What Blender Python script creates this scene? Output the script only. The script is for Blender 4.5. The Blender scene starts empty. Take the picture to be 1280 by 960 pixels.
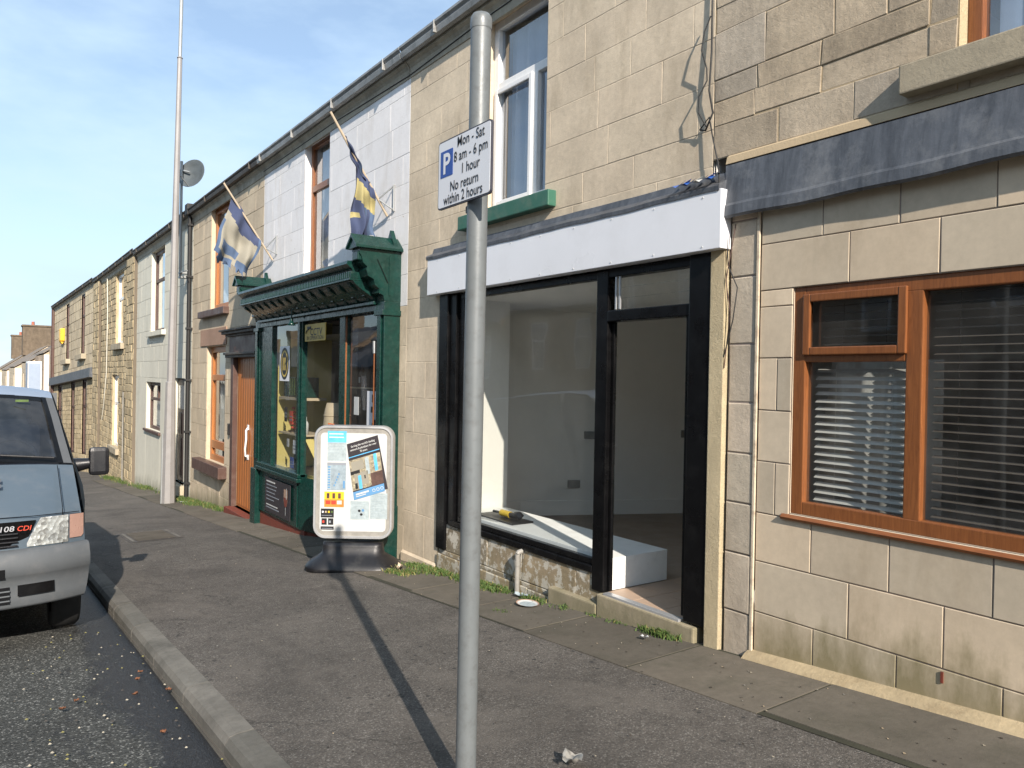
import bpy, bmesh, math, random
from mathutils import Vector, Matrix, Euler
R = math.radians
rnd = random.Random(7)
scene = bpy.context.scene
col = scene.collection

# ------------------------------------------------------------------ camera, light, exposure
YAW, PITCH, ROLL = R(35.12), R(0.42), R(1.031)
cam_d = bpy.data.cameras.new('camera'); cam = bpy.data.objects.new('camera', cam_d); col.objects.link(cam)
cam_d.sensor_width = 36; cam_d.lens = 950 / 1280 * 36
cam_d.clip_start = .05; cam_d.clip_end = 3000
cam.matrix_world = Matrix.Translation((0, 0, 1.46)) @ Matrix.Rotation(-YAW, 4, 'Z') @ Matrix.Rotation(R(90) - PITCH, 4, 'X') @ Matrix.Rotation(ROLL, 4, 'Z')
scene.camera = cam

SUN_EL = R(30)
sun_to = Vector((.288, .957, 0)).normalized() * math.cos(SUN_EL) + Vector((0, 0, -math.sin(SUN_EL)))
sd = bpy.data.lights.new('sun', 'SUN'); so = bpy.data.objects.new('sun', sd); col.objects.link(so)
sd.energy = 5.0; sd.angle = R(.55); sd.color = (1, .90, .79)
so.rotation_euler = sun_to.to_track_quat('-Z', 'Y').to_euler()
w = bpy.data.worlds.new('World'); scene.world = w; w.use_nodes = True
nt = w.node_tree; nt.nodes.clear()
out = nt.nodes.new('ShaderNodeOutputWorld'); bg = nt.nodes.new('ShaderNodeBackground'); bg.inputs[1].default_value = .112
sky = nt.nodes.new('ShaderNodeTexSky'); sky.sky_type = 'NISHITA'; sky.sun_disc = False
sky.sun_elevation = SUN_EL; sky.sun_rotation = math.atan2(-.288, -.957); sky.air_density = 1.0; sky.dust_density = .6; sky.ozone_density = 2.2
tc = nt.nodes.new('ShaderNodeTexCoord'); mp = nt.nodes.new('ShaderNodeMapping'); mp.inputs['Scale'].default_value = (1.2, .9, 3.2); mp.inputs['Rotation'].default_value = (0, .5, .6)
nz = nt.nodes.new('ShaderNodeTexNoise'); nz.inputs['Scale'].default_value = 3.0; nz.inputs['Detail'].default_value = 7; nz.inputs['Roughness'].default_value = .55
cr = nt.nodes.new('ShaderNodeValToRGB'); cr.color_ramp.elements[0].position = .36; cr.color_ramp.elements[1].position = .72
cr.color_ramp.elements[0].color = (.32, .32, .32, 1); cr.color_ramp.elements[1].color = (1, 1, 1, 1)
mx = nt.nodes.new('ShaderNodeMix'); mx.data_type = 'RGBA'; mx.inputs['B'].default_value = (4.1, 5.3, 6.5, 1)
L = nt.links.new
L(tc.outputs['Generated'], mp.inputs[0]); L(mp.outputs[0], nz.inputs['Vector']); L(nz.outputs[0], cr.inputs[0]); L(cr.outputs[0], mx.inputs['Factor'])
L(sky.outputs[0], mx.inputs['A']); L(mx.outputs['Result'], bg.inputs[0]); L(bg.outputs[0], out.inputs[0])
scene.view_settings.view_transform = 'Standard'; scene.view_settings.look = 'None'
scene.view_settings.exposure = .7; scene.view_settings.gamma = 1

# ------------------------------------------------------------------ materials
def N(nt, t, **kw):
    n = nt.nodes.new(t)
    for k, v in kw.items():
        if k in n.inputs: n.inputs[k].default_value = v
        else: setattr(n, k, v)
    return n
def c4(c): return (c[0], c[1], c[2], 1)
def base_mat(name, rough=.6, metal=0, spec=.5):
    m = bpy.data.materials.new(name); m.use_nodes = True; nt = m.node_tree; nt.nodes.clear()
    o = N(nt, 'ShaderNodeOutputMaterial'); p = N(nt, 'ShaderNodeBsdfPrincipled'); p.inputs['Roughness'].default_value = rough
    p.inputs['Metallic'].default_value = metal; p.inputs['Specular IOR Level'].default_value = spec
    nt.links.new(p.outputs[0], o.inputs[0]); return m, nt, p
def mixc(nt, f, a, b, blend='MIX'):
    n = N(nt, 'ShaderNodeMix', data_type='RGBA', blend_type=blend)
    for s, v in (('Factor', f), ('A', a), ('B', b)):
        if isinstance(v, bpy.types.NodeSocket): nt.links.new(v, n.inputs[s])
        else: n.inputs[s].default_value = v if s == 'Factor' else c4(v)
    return n.outputs['Result']
def ramp(nt, src, stops):
    r = N(nt, 'ShaderNodeValToRGB'); e = r.color_ramp.elements
    while len(e) < len(stops): e.new(.5)
    for i, (p, v) in enumerate(stops): e[i].position = p; e[i].color = (v, v, v, 1) if not isinstance(v, tuple) else c4(v)
    nt.links.new(src, r.inputs[0]); return r.outputs[0]
def noise(nt, vec, scale, detail=4, rough=.55, dist=0):
    n = N(nt, 'ShaderNodeTexNoise', Scale=scale, Detail=detail, Roughness=rough, Distortion=dist); nt.links.new(vec, n.inputs['Vector']); return n.outputs[0]
def objvec(nt, scale=(1, 1, 1), geo=True):
    if geo:
        g = N(nt, 'ShaderNodeNewGeometry').outputs['Position']
    else: g = N(nt, 'ShaderNodeTexCoord').outputs['Object']
    m = N(nt, 'ShaderNodeMapping'); m.inputs['Scale'].default_value = scale; nt.links.new(g, m.inputs[0]); return m.outputs[0]
def math_(nt, op, a, b=0, clamp=False):
    n = N(nt, 'ShaderNodeMath', operation=op, use_clamp=clamp)
    for i, v in enumerate((a, b)):
        if isinstance(v, bpy.types.NodeSocket): nt.links.new(v, n.inputs[i])
        else: n.inputs[i].default_value = v
    return n.outputs[0]
def relheight(nt):
    s = N(nt, 'ShaderNodeSeparateXYZ'); nt.links.new(N(nt, 'ShaderNodeNewGeometry').outputs['Position'], s.inputs[0])
    return math_(nt, 'ADD', s.outputs[2], math_(nt, 'MULTIPLY', s.outputs[1], .077))
def stone(name, c1, c2, stain=(.1, .08, .06), stain_amt=.5, mott=.25, bump=.3, bscale=45, rough=.85, pits=0, algae=0, flake=None, flake_t=.5, algc=(.10, .10, .045)):
    m, nt, p = base_mat(name, rough, spec=.25)
    v = objvec(nt)
    at = N(nt, 'ShaderNodeAttribute', attribute_name='tint'); sp = N(nt, 'ShaderNodeSeparateColor'); nt.links.new(at.outputs[0], sp.inputs[0])
    c = mixc(nt, sp.outputs[1], c1, c2)
    big = noise(nt, v, 2.2, 6, .6); fine = noise(nt, v, 22, 5, .7)
    c = mixc(nt, 1.0, c, ramp(nt, big, [(.25, 1 - mott), (.75, 1 + mott * .6)]), 'MULTIPLY')
    c = mixc(nt, 1.0, c, ramp(nt, fine, [(.3, 1 - mott * .5), (.7, 1 + mott * .35)]), 'MULTIPLY')
    vs = objvec(nt, (1.6, 1.6, .45)); st = noise(nt, vs, 1.7, 8, .68, .3)
    sf = ramp(nt, st, [(.50, 0), (.78, stain_amt)])
    c = mixc(nt, sf, c, stain)
    tintv = N(nt, 'ShaderNodeCombineColor'); [nt.links.new(sp.outputs[0], tintv.inputs[i]) for i in range(3)]
    c = mixc(nt, 1.0, c, tintv.outputs[0], 'MULTIPLY')
    if flake:
        fl = noise(nt, v, 9, 9, .72); c = mixc(nt, ramp(nt, fl, [(flake_t, 0), (flake_t + .03, 1)]), c, flake)
    if algae:
        h = relheight(nt); an = noise(nt, objvec(nt, (1, 2.5, 1)), 2.5, 7, .65)
        hh = math_(nt, 'ADD', h, math_(nt, 'MULTIPLY', math_(nt, 'SUBTRACT', an, .5), -.9))
        c = mixc(nt, ramp(nt, hh, [(.02, algae), (.34, 0)]), c, algc)
    nt.links.new(c, p.inputs['Base Color'])
    b = N(nt, 'ShaderNodeBump', Strength=bump, Distance=.01); bn = noise(nt, v, bscale, 8, .82)
    hsum = bn
    if pits:
        vo = N(nt, 'ShaderNodeTexVoronoi', Scale=90.0); nt.links.new(v, vo.inputs['Vector'])
        hsum = math_(nt, 'ADD', bn, math_(nt, 'MULTIPLY', ramp(nt, vo.outputs[0], [(.0, 0), (.25, 1)]), pits * .4))
    bl = noise(nt, v, 6, 3, .6); hsum = math_(nt, 'ADD', hsum, math_(nt, 'MULTIPLY', bl, 1.2))
    nt.links.new(hsum, b.inputs['Height']); nt.links.new(b.outputs[0], p.inputs['Normal']); return m
def plain(name, c, rough=.5, metal=0, bump=0, bscale=60, var=.12, dirt=None, dirt_amt=.4, spec=.5, coat=0, vscale=3):
    m, nt, p = base_mat(name, rough, metal, spec); v = objvec(nt)
    k = mixc(nt, 1.0, c, ramp(nt, noise(nt, v, vscale, 6, .65), [(.25, 1 - var), (.75, 1 + var * .6)]), 'MULTIPLY')
    if dirt: k = mixc(nt, ramp(nt, noise(nt, v, vscale * 2.3, 8, .7), [(.5, 0), (.75, dirt_amt)]), k, dirt)
    nt.links.new(k, p.inputs['Base Color'])
    nt.links.new(ramp(nt, noise(nt, v, vscale * 1.7, 5), [(.3, max(rough - .1, 0.02)), (.7, min(rough + .1, 1))]), p.inputs['Roughness'])
    if coat: p.inputs['Coat Weight'].default_value = coat
    if bump:
        b = N(nt, 'ShaderNodeBump', Strength=bump, Distance=.005); nt.links.new(noise(nt, v, bscale, 5, .65), b.inputs['Height']); nt.links.new(b.outputs[0], p.inputs['Normal'])
    return m
def glass(name, tint=(.9, .93, .92), refl=1.0, base=.04, dirt=.03):
    m = bpy.data.materials.new(name); m.use_nodes = True; nt = m.node_tree; nt.nodes.clear()
    o = N(nt, 'ShaderNodeOutputMaterial'); t = N(nt, 'ShaderNodeBsdfTransparent'); t.inputs[0].default_value = c4(tint)
    g = N(nt, 'ShaderNodeBsdfGlossy'); g.inputs['Roughness'].default_value = .015; g.inputs[0].default_value = (.95, .97, 1, 1)
    b = N(nt, 'ShaderNodeBump', Strength=.035, Distance=.05); nt.links.new(noise(nt, objvec(nt), 1.3, 2), b.inputs['Height']); nt.links.new(b.outputs[0], g.inputs['Normal'])
    ms = N(nt, 'ShaderNodeMixShader'); gg = N(nt, 'ShaderNodeNewGeometry'); dp = N(nt, 'ShaderNodeVectorMath', operation='DOT_PRODUCT')
    nt.links.new(gg.outputs['Incoming'], dp.inputs[0]); nt.links.new(gg.outputs['Normal'], dp.inputs[1])
    cs = math_(nt, 'SUBTRACT', 1, math_(nt, 'ABSOLUTE', dp.outputs['Value']), True)     # Schlick, the same from both sides of the pane
    fac = math_(nt, 'ADD', math_(nt, 'MULTIPLY', math_(nt, 'POWER', cs, 5), 1.25 * refl), base + .03, True)
    nt.links.new(fac, ms.inputs[0]); nt.links.new(t.outputs[0], ms.inputs[1]); nt.links.new(g.outputs[0], ms.inputs[2])
    d = N(nt, 'ShaderNodeBsdfDiffuse'); d.inputs[0].default_value = (.6, .6, .58, 1); m2 = N(nt, 'ShaderNodeMixShader')
    nt.links.new(ramp(nt, noise(nt, objvec(nt), 3, 6, .7), [(.35, dirt * .3), (.75, dirt * 2)]), m2.inputs[0]); nt.links.new(ms.outputs[0], m2.inputs[1]); nt.links.new(d.outputs[0], m2.inputs[2])
    nt.links.new(m2.outputs[0], o.inputs[0]); return m
def wood(name, c1, c2, rough=.4, axis=(14, 14, 1.2), gloss=0):
    m, nt, p = base_mat(name, rough); v = objvec(nt, axis)
    n = noise(nt, v, 2.2, 7, .65, 1.2); c = mixc(nt, ramp(nt, n, [(.35, 0), (.65, 1)]), c1, c2); nt.links.new(c, p.inputs['Base Color'])
    b = N(nt, 'ShaderNodeBump', Strength=.15, Distance=.003); nt.links.new(n, b.inputs['Height']); nt.links.new(b.outputs[0], p.inputs['Normal']); return m

M = {}
M['clad'] = stone('sawn_stone_cladding', (.45, .39, .30), (.59, .485, .355), (.27, .20, .12), .4, .14, .08, 80, .72, algae=.75, algc=(.15, .13, .055))
M['pinkstone'] = stone('pale_pink_sandstone', (.53, .44, .345), (.48, .42, .33), (.25, .20, .15), .5, .2, .5, 40, .9, pits=.5)
M['mortar_grey'] = plain('pinkish_mortar', (.27, .22, .19), .9, bump=.4)
M['rough'] = stone('weathered_sandstone', (.52, .425, .305), (.45, .39, .31), (.14, .115, .09), .6, .28, .5, 40, .9, pits=.4)
M['mortar_tan'] = plain('sand_mortar', (.42, .33, .21), .95, bump=.5)
M['mortar_mid'] = plain('weathered_mortar', (.24, .195, .13), .95, bump=.5)
M['mortar_dark'] = plain('old_dark_mortar', (.14, .115, .085), .95, bump=.5)
M['cream'] = stone('cream_masonry_paint', (.62, .52, .39), (.66, .56, .42), (.33, .265, .18), .75, .2, .28, 55, .75, pits=.25)
M['cream_joint'] = plain('cream_painted_joint', (.58, .485, .36), .85, bump=.5, dirt=(.16, .11, .07), dirt_amt=.85, vscale=5)
M['white'] = stone('white_masonry_paint', (.80, .79, .79), (.76, .755, .76), (.42, .36, .28), .4, .08, .2, 50, .7, pits=.15, flake=(.36, .28, .19), flake_t=.665)
M['white_joint'] = plain('white_painted_joint', (.70, .69, .67), .85, bump=.5, dirt=(.22, .15, .09), dirt_amt=.9, vscale=5)
M['tan'] = stone('tan_sandstone', (.56, .47, .34), (.60, .50, .365), (.17, .12, .09), .5, .16, .3, 50, .85, algae=.6)
M['render'] = stone('pale_cream_render', (.66, .635, .53), (.64, .61, .51), (.30, .29, .24), .3, .06, .1, 60, .8, algae=.5)
M['render_joint'] = plain('render_joint', (.52, .5, .42), .9)
M['pitched'] = stone('pitch_faced_stone', (.52, .42, .26), (.46, .37, .23), (.12, .10, .07), .5, .3, .9, 22, .9, pits=.5)
M['ashG'] = stone('grey_gold_ashlar', (.56, .475, .33), (.50, .42, .30), (.11, .09, .07), .6, .2, .3, 40, .9)
M['plinth'] = stone('peeling_painted_stone', (.33, .26, .165), (.25, .215, .16), (.09, .08, .06), .5, .3, .6, 35, .9, flake=(.52, .49, .42), algae=.3)
M['step'] = stone('step_stone', (.42, .35, .25), (.36, .31, .22), (.16, .14, .10), .6, .2, .4, 40, .85, algae=.5)
M['sill'] = stone('stone_sill', (.42, .365, .265), (.38, .33, .245), (.12, .10, .08), .5, .2, .4, 45, .85)
M['roughcast'] = stone('cream_roughcast', (.54, .45, .29), (.54, .45, .29), (.2, .16, .1), .3, .12, 1.0, 70, .9, pits=1.0)
def leadmat():
    m, nt, p = base_mat('lead_flashing', .5, .15); v = objvec(nt, (9, 9, 1.3))
    c = mixc(nt, ramp(nt, noise(nt, v, 1.6, 8, .7, .4), [(.3, 0), (.72, 1)]), (.042, .047, .056), (.12, .13, .148))
    c = mixc(nt, ramp(nt, noise(nt, objvec(nt), 4.5, 7, .7), [(.52, 0), (.8, .7)]), c, (.24, .245, .25)); nt.links.new(c, p.inputs['Base Color'])
    b = N(nt, 'ShaderNodeBump', Strength=.4, Distance=.01); nt.links.new(noise(nt, objvec(nt), 9, 6, .65), b.inputs['Height']); nt.links.new(b.outputs[0], p.inputs['Normal']); return m
M['lead'] = leadmat()
M['slate'] = plain('roof_slate', (.10, .10, .11), .7, bump=.5, bscale=8, var=.3)
M['slate_far'] = plain('brown_roof_slate', (.20, .165, .13), .8, bump=.5, bscale=8, var=.3)
M['gutter'] = plain('grey_gutter', (.30, .30, .29), .45, .2, bump=.2, var=.3, dirt=(.07, .07, .06), dirt_amt=.7)
M['gutter_dark'] = plain('dark_gutter', (.065, .055, .045), .6, bump=.3, var=.35)
M['cornice'] = stone('eaves_cornice_stone', (.42, .38, .30), (.38, .34, .27), (.07, .06, .05), .6, .3, .4, 30, .9)
M['upvc'] = plain('white_plastic', (.78, .78, .77), .3, var=.04)
M['fascia'] = plain('white_sign_panel', (.73, .745, .78), .35, var=.05, vscale=1.4, dirt=(.55, .55, .56), dirt_amt=.25)
M['brownw'] = wood('brown_stained_wood', (.23, .085, .028), (.15, .05, .017), .38, (3, 3, 30))
M['brownv'] = wood('brown_stained_wood_upright', (.24, .088, .028), (.16, .055, .018), .38, (26, 26, 2))
M['door'] = wood('orange_varnished_door', (.40, .15, .04), (.31, .105, .027), .38, (12, 12, .9))
M['dkwood'] = plain('dark_brown_door', (.05, .022, .015), .4)
M['brownpaint'] = plain('chocolate_masonry_paint', (.085, .045, .035), .5, bump=.2, dirt=(.2, .15, .12), dirt_amt=.3)
M['redsand'] = stone('red_lintel_stone', (.36, .235, .17), (.36, .235, .17), (.2, .15, .12), .4, .2, .3)
M['green'] = plain('bottle_green_gloss', (.005, .032, .026), .27, bump=.06, bscale=30, var=.4, spec=.4, dirt=(.04, .075, .062), dirt_amt=.3, vscale=9)
M['green_sill'] = plain('green_sill_paint', (.03, .12, .08), .5, bump=.3, dirt=(.2, .2, .15), dirt_amt=.35)
M['red'] = plain('dark_red_base_paint', (.16, .035, .02), .6, bump=.3, dirt=(.08, .06, .05), dirt_amt=.5)
M['black'] = plain('black_gloss_paint', (.004, .004, .0045), .3, bump=.1, var=.2, spec=.22, dirt=(.03, .03, .03), dirt_amt=.25)
M['blackpl'] = plain('black_plastic', (.008, .008, .010), .42, bump=.25, bscale=90, dirt=(.10, .10, .09), dirt_amt=.25)
M['rubber'] = plain('tyre_rubber', (.015, .015, .015), .8, bump=.3)
M['glass'] = glass('window_glass', dirt=.02)
M['glass_shop'] = glass('shop_window_glass', tint=(.95, .97, .96), base=.06, dirt=.025)
M['glass_sky'] = glass('upper_window_glass', tint=(.75, .8, .85), base=.16, dirt=.04)
M['glass_dark'] = glass('dark_window_glass', tint=(.72, .75, .76), base=.03, dirt=.03)
M['glass_van'] = glass('van_windscreen_glass', tint=(.32, .36, .42), base=.05, dirt=.03)
M['louvre'] = glass('louvre_glass', base=.05, dirt=.10)
M['curtain'] = plain('net_curtain', (.55, .54, .50), .9, var=.2, vscale=8)
M['curtain_blue'] = plain('blue_grey_blind', (.30, .36, .45), .9, var=.12)
M['inwall'] = plain('interior_white_wall', (.84, .82, .76), .8, var=.04)
M['inwall_dim'] = plain('interior_grey_wall', (.66, .64, .60), .8, var=.05)
M['infloor'] = plain('brown_interior_floor', (.30, .24, .19), .7, var=.2)
M['tile'] = plain('beige_floor_tile', (.40, .29, .21), .5, var=.12)
M['platform'] = plain('white_painted_board', (.84, .85, .83), .45, var=.04, dirt=(.35, .33, .3), dirt_amt=.2)
M['galv'] = plain('galvanised_steel', (.32, .335, .335), .5, .35, bump=.12, var=.09, dirt=(.2, .18, .15), dirt_amt=.2, vscale=7)
M['postgrey'] = plain('grey_painted_post', (.15, .165, .17), .42, .1, bump=.1, bscale=120, var=.07, dirt=(.07, .065, .06), dirt_amt=.45, vscale=9)
M['lamppost'] = plain('pinkish_grey_lamp_post', (.27, .26, .255), .5, .1, bump=.15, var=.12, dirt=(.2, .18, .15), dirt_amt=.3)
M['alu'] = plain('satin_aluminium', (.52, .53, .54), .38, .6, var=.08)
M['pvcgrey'] = plain('grey_plastic_pipe', (.27, .26, .235), .55, var=.3, dirt=(.15, .14, .12), dirt_amt=.4, vscale=8)
M['signwhite'] = plain('white_sign_face', (.66, .68, .72), .35, var=.02)
M['signback'] = plain('dark_sign_edge', (.045, .045, .06), .5)
M['signblue'] = plain('parking_blue', (.012, .06, .30), .35, var=.04)
M['ink'] = plain('black_lettering', (.012, .012, .014), .5)
M['inkgrey'] = plain('grey_print', (.22, .24, .27), .6)
M['paper'] = plain('white_paper', (.50, .51, .50), .45, var=.05)
M['van'] = plain('grey_blue_van_paint', (.08, .108, .135), .42, .1, bump=.02, var=.07, dirt=(.20, .20, .2), dirt_amt=.25, coat=.15, vscale=2)
M['vanroof'] = plain('pale_blue_roof_paint', (.20, .25, .33), .4, .0, var=.08, vscale=2)  # roof panel paler and bluer than the body
M['bumper'] = plain('grey_plastic_bumper', (.088, .097, .105), .6, bump=.12, bscale=120, var=.12, dirt=(.15, .15, .15), dirt_amt=.4, vscale=4)
M['pillar'] = plain('grey_body_trim', (.09, .095, .10), .5, var=.15)
def lensmat():
    m, nt, p = base_mat('headlamp_reflector', .2, .3); v = objvec(nt, (1, 1, 1))
    vo = N(nt, 'ShaderNodeTexVoronoi', Scale=30.0); nt.links.new(v, vo.inputs['Vector']); sc = N(nt, 'ShaderNodeSeparateColor'); nt.links.new(vo.outputs['Color'], sc.inputs[0])
    a = ramp(nt, sc.outputs[0], [(.1, .25), (.6, .85)]); b = ramp(nt, noise(nt, v, 30, 4), [(.35, .6), (.65, 1)])  # reflector glints painted into the colour as bright and dark facets
    nt.links.new(mixc(nt, 1.0, a, b, 'MULTIPLY'), p.inputs['Base Color'])
    bb = N(nt, 'ShaderNodeBump', Strength=.8, Distance=.02); nt.links.new(vo.outputs[0], bb.inputs['Height']); nt.links.new(bb.outputs[0], p.inputs['Normal']); return m
M['lens'] = lensmat()
M['lamp_glass'] = glass('headlamp_lens', base=.1, dirt=.12)
M['amber'] = plain('pinkish_indicator_lens', (.42, .26, .21), .25, .2, bump=.5, bscale=60)
M['redink'] = plain('red_lettering', (.55, .06, .03), .4)
M['chrome'] = plain('silver_lettering', (.6, .6, .62), .3, .6)
M['seat'] = plain('dark_seat_fabric', (.03, .035, .05), .9)
M['yellow'] = plain('yellow_painted_lining', (.62, .52, .18), .7, var=.06)
M['alarm'] = plain('yellow_alarm_box', (.85, .48, .03), .4)
M['orange'] = plain('orange_card', (.95, .20, .03), .5)
M['barrel'] = plain('pale_beige_barrel', (.44, .36, .25), .55, var=.15, vscale=10)
M['poster_dark'] = plain('dark_poster', (.030, .025, .03), .4)
M['poster_yellow'] = plain('cctv_sign_yellow', (.55, .40, .09), .5)
M['navy'] = plain('faded_navy_cloth', (.045, .06, .12), .95, bump=.3, bscale=120, var=.15)
M['denim'] = plain('faded_blue_cloth', (.07, .11, .19), .95, bump=.3, bscale=120, var=.15)
M['sandcloth'] = plain('faded_sand_cloth', (.26, .245, .20), .95, bump=.3, bscale=120, var=.12)
M['yellowcloth'] = plain('faded_yellow_cloth', (.32, .28, .13), .95, bump=.3, bscale=120, var=.12)
M['pole_wood'] = plain('pale_wooden_pole', (.40, .33, .24), .7)
M['leaf'] = plain('fallen_leaf', (.20, .08, .035), .8, var=.4)
M['lib_green'] = plain('leaf_green', (.07, .12, .025), .7, var=.5, vscale=25)
M['straw'] = plain('dry_grass', (.22, .20, .07), .8, var=.4, vscale=25)
M['chimney'] = stone('sooty_chimney_stone', (.17, .13, .09), (.14, .11, .08), (.05, .045, .04), .6, .35, .5, 20, .95)
M['redpot'] = plain('terracotta', (.42, .15, .10), .8)
M['brick_far'] = stone('pinkish_brick', (.42, .33, .24), (.38, .28, .2), (.2, .15, .1), .4, .2, .4, 20)
M['tarplastic'] = plain('blue_plastic_sheet', (.03, .11, .40), .35)
M['oppstone'] = stone('opposite_terrace_stone', (.24, .17, .11), (.20, .14, .10), (.08, .06, .05), .5, .3, .5, 20)
M['blind'] = plain('sunlit_pale_blind_slat', (.80, .77, .70), .5)  # slats the sun reaches, their brightness put into the colour
M['blind_shaded'] = plain('shaded_brown_blind_slat', (.17, .14, .115), .5)  # same slats out of the sun, shade put into the colour
M['cable'] = plain('black_cable', (.012, .012, .012), .6)
M['white_cable'] = plain('pale_cable', (.6, .58, .5), .6)
M['dish'] = plain('grey_dish_metal', (.11, .125, .13), .5, .4, var=.25, vscale=6)
M['toolyellow'] = plain('tool_yellow', (.75, .50, .03), .4)

def ground_asphalt(name, c1, c2, agg=150, bump=.5, wet=False, specks=0, rough=.85, big=.25, pale=(.30, .30, .28), gutter=False):
    m, nt, p = base_mat(name, rough, spec=.35); v = objvec(nt)
    vo = N(nt, 'ShaderNodeTexVoronoi', Scale=float(agg)); nt.links.new(v, vo.inputs['Vector'])
    c = mixc(nt, ramp(nt, noise(nt, v, agg * .55, 3, .7), [(.38, 0), (.62, 1)]), c1, c2)
    sc = N(nt, 'ShaderNodeSeparateColor'); nt.links.new(vo.outputs['Color'], sc.inputs[0])
    c = mixc(nt, ramp(nt, sc.outputs[0], [(.86, 0), (.97, .8)]), c, pale)
    c = mixc(nt, 1.0, c, ramp(nt, noise(nt, v, 1.1, 7, .6, .4), [(.3, 1 - big), (.7, 1 + big)]), 'MULTIPLY')
    c = mixc(nt, 1.0, c, ramp(nt, noise(nt, v, 11, 5, .65), [(.3, 1 - big * .8), (.7, 1 + big * .5)]), 'MULTIPLY')
    rsock = None
    if specks:
        vd = N(nt, 'ShaderNodeTexVoronoi', Scale=17.0); nt.links.new(objvec(nt, (1, 1, 0)), vd.inputs['Vector'])
        wob = noise(nt, v, 60, 3); dd = math_(nt, 'ADD', vd.outputs['Distance'], math_(nt, 'MULTIPLY', wob, .09))
        rc = N(nt, 'ShaderNodeSeparateColor'); nt.links.new(vd.outputs['Color'], rc.inputs[0])
        rad = math_(nt, 'MULTIPLY', math_(nt, 'POWER', rc.outputs[0], 3), .20)
        patch = ramp(nt, noise(nt, v, .55, 3), [(.40, 0), (.55, 1)])
        f = math_(nt, 'MULTIPLY', math_(nt, 'LESS_THAN', math_(nt, 'SUBTRACT', dd, rad), .125), patch)
        f = math_(nt, 'MULTIPLY', f, specks)
        c = mixc(nt, f, c, (.028, .028, .027))
        vc = N(nt, 'ShaderNodeTexVoronoi', feature='DISTANCE_TO_EDGE', Scale=.55); wv = N(nt, 'ShaderNodeVectorMath', operation='ADD')
        nn = N(nt, 'ShaderNodeTexNoise', Scale=2.2, Detail=6.0, Roughness=.65); nt.links.new(v, nn.inputs['Vector']); sv = N(nt, 'ShaderNodeVectorMath', operation='SCALE'); sv.inputs['Scale'].default_value = .55
        nt.links.new(nn.outputs['Color'], sv.inputs[0]); nt.links.new(objvec(nt, (1, .7, 0)), wv.inputs[0]); nt.links.new(sv.outputs[0], wv.inputs[1]); nt.links.new(wv.outputs[0], vc.inputs['Vector'])
        cf = math_(nt, 'MULTIPLY', ramp(nt, vc.outputs['Distance'], [(.0, .8), (.006, 0)]), ramp(nt, noise(nt, v, .8, 3), [(.46, 0), (.54, 1)]))
        c = mixc(nt, cf, c, (.03, .028, .024))
        c = mixc(nt, ramp(nt, noise(nt, objvec(nt, (1, .5, 1)), .9, 8, .7, .6), [(.52, 0), (.62, .45)]), c, (.14, .125, .108))
    if wet:
        s = N(nt, 'ShaderNodeSeparateXYZ'); nt.links.new(v, s.inputs[0])
        gx = ramp(nt, s.outputs[0], [(.30, 0), (1.02, .34)]) if True else None
        wn = noise(nt, objvec(nt, (1, .35, 1)), 2.6, 9, .72, .3)
        wf = ramp(nt, math_(nt, 'ADD', wn, gx), [(.60, 0), (.72, .88)])
        c = mixc(nt, wf, c, (.018, .019, .022))
        rsock = ramp(nt, wf, [(0, rough), (.9, .42)])
        nt.links.new(rsock, p.inputs['Roughness'])
    nt.links.new(c, p.inputs['Base Color'])
    b = N(nt, 'ShaderNodeBump', Strength=bump, Distance=.006)
    h = math_(nt, 'ADD', ramp(nt, vo.outputs[0], [(0, 1), (.55, 0)]), noise(nt, v, 25, 4, .7))
    nt.links.new(h, b.inputs['Height']); nt.links.new(b.outputs[0], p.inputs['Normal']); return m
M['road'] = ground_asphalt('worn_road_asphalt', (.027, .029, .028), (.075, .078, .072), 105, .9, wet=True, big=.22)
M['pave'] = ground_asphalt('footway_asphalt', (.056, .051, .045), (.115, .103, .09), 150, .6, specks=.95, big=.26, pale=(.2, .19, .17))
M['slab'] = stone('stone_flag', (.135, .118, .094), (.10, .09, .073), (.055, .055, .038), .6, .25, .4, 60, .85, pits=.1, algae=0)
M['fillet'] = stone('pale_base_mortar', (.40, .32, .20), (.34, .27, .17), (.17, .11, .05), .9, .3, .6, 30, .9, algae=0)
M['moss'] = plain('mossy_joint', (.035, .035, .02), .95, bump=.5, var=.5)
M['kerb'] = stone('granite_kerb', (.17, .16, .14), (.125, .12, .105), (.04, .04, .035), .75, .3, .6, 50, .8, pits=.3)
M['earth'] = plain('soil_and_gravel', (.09, .08, .065), .95, bump=.8, var=.3)

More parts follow.
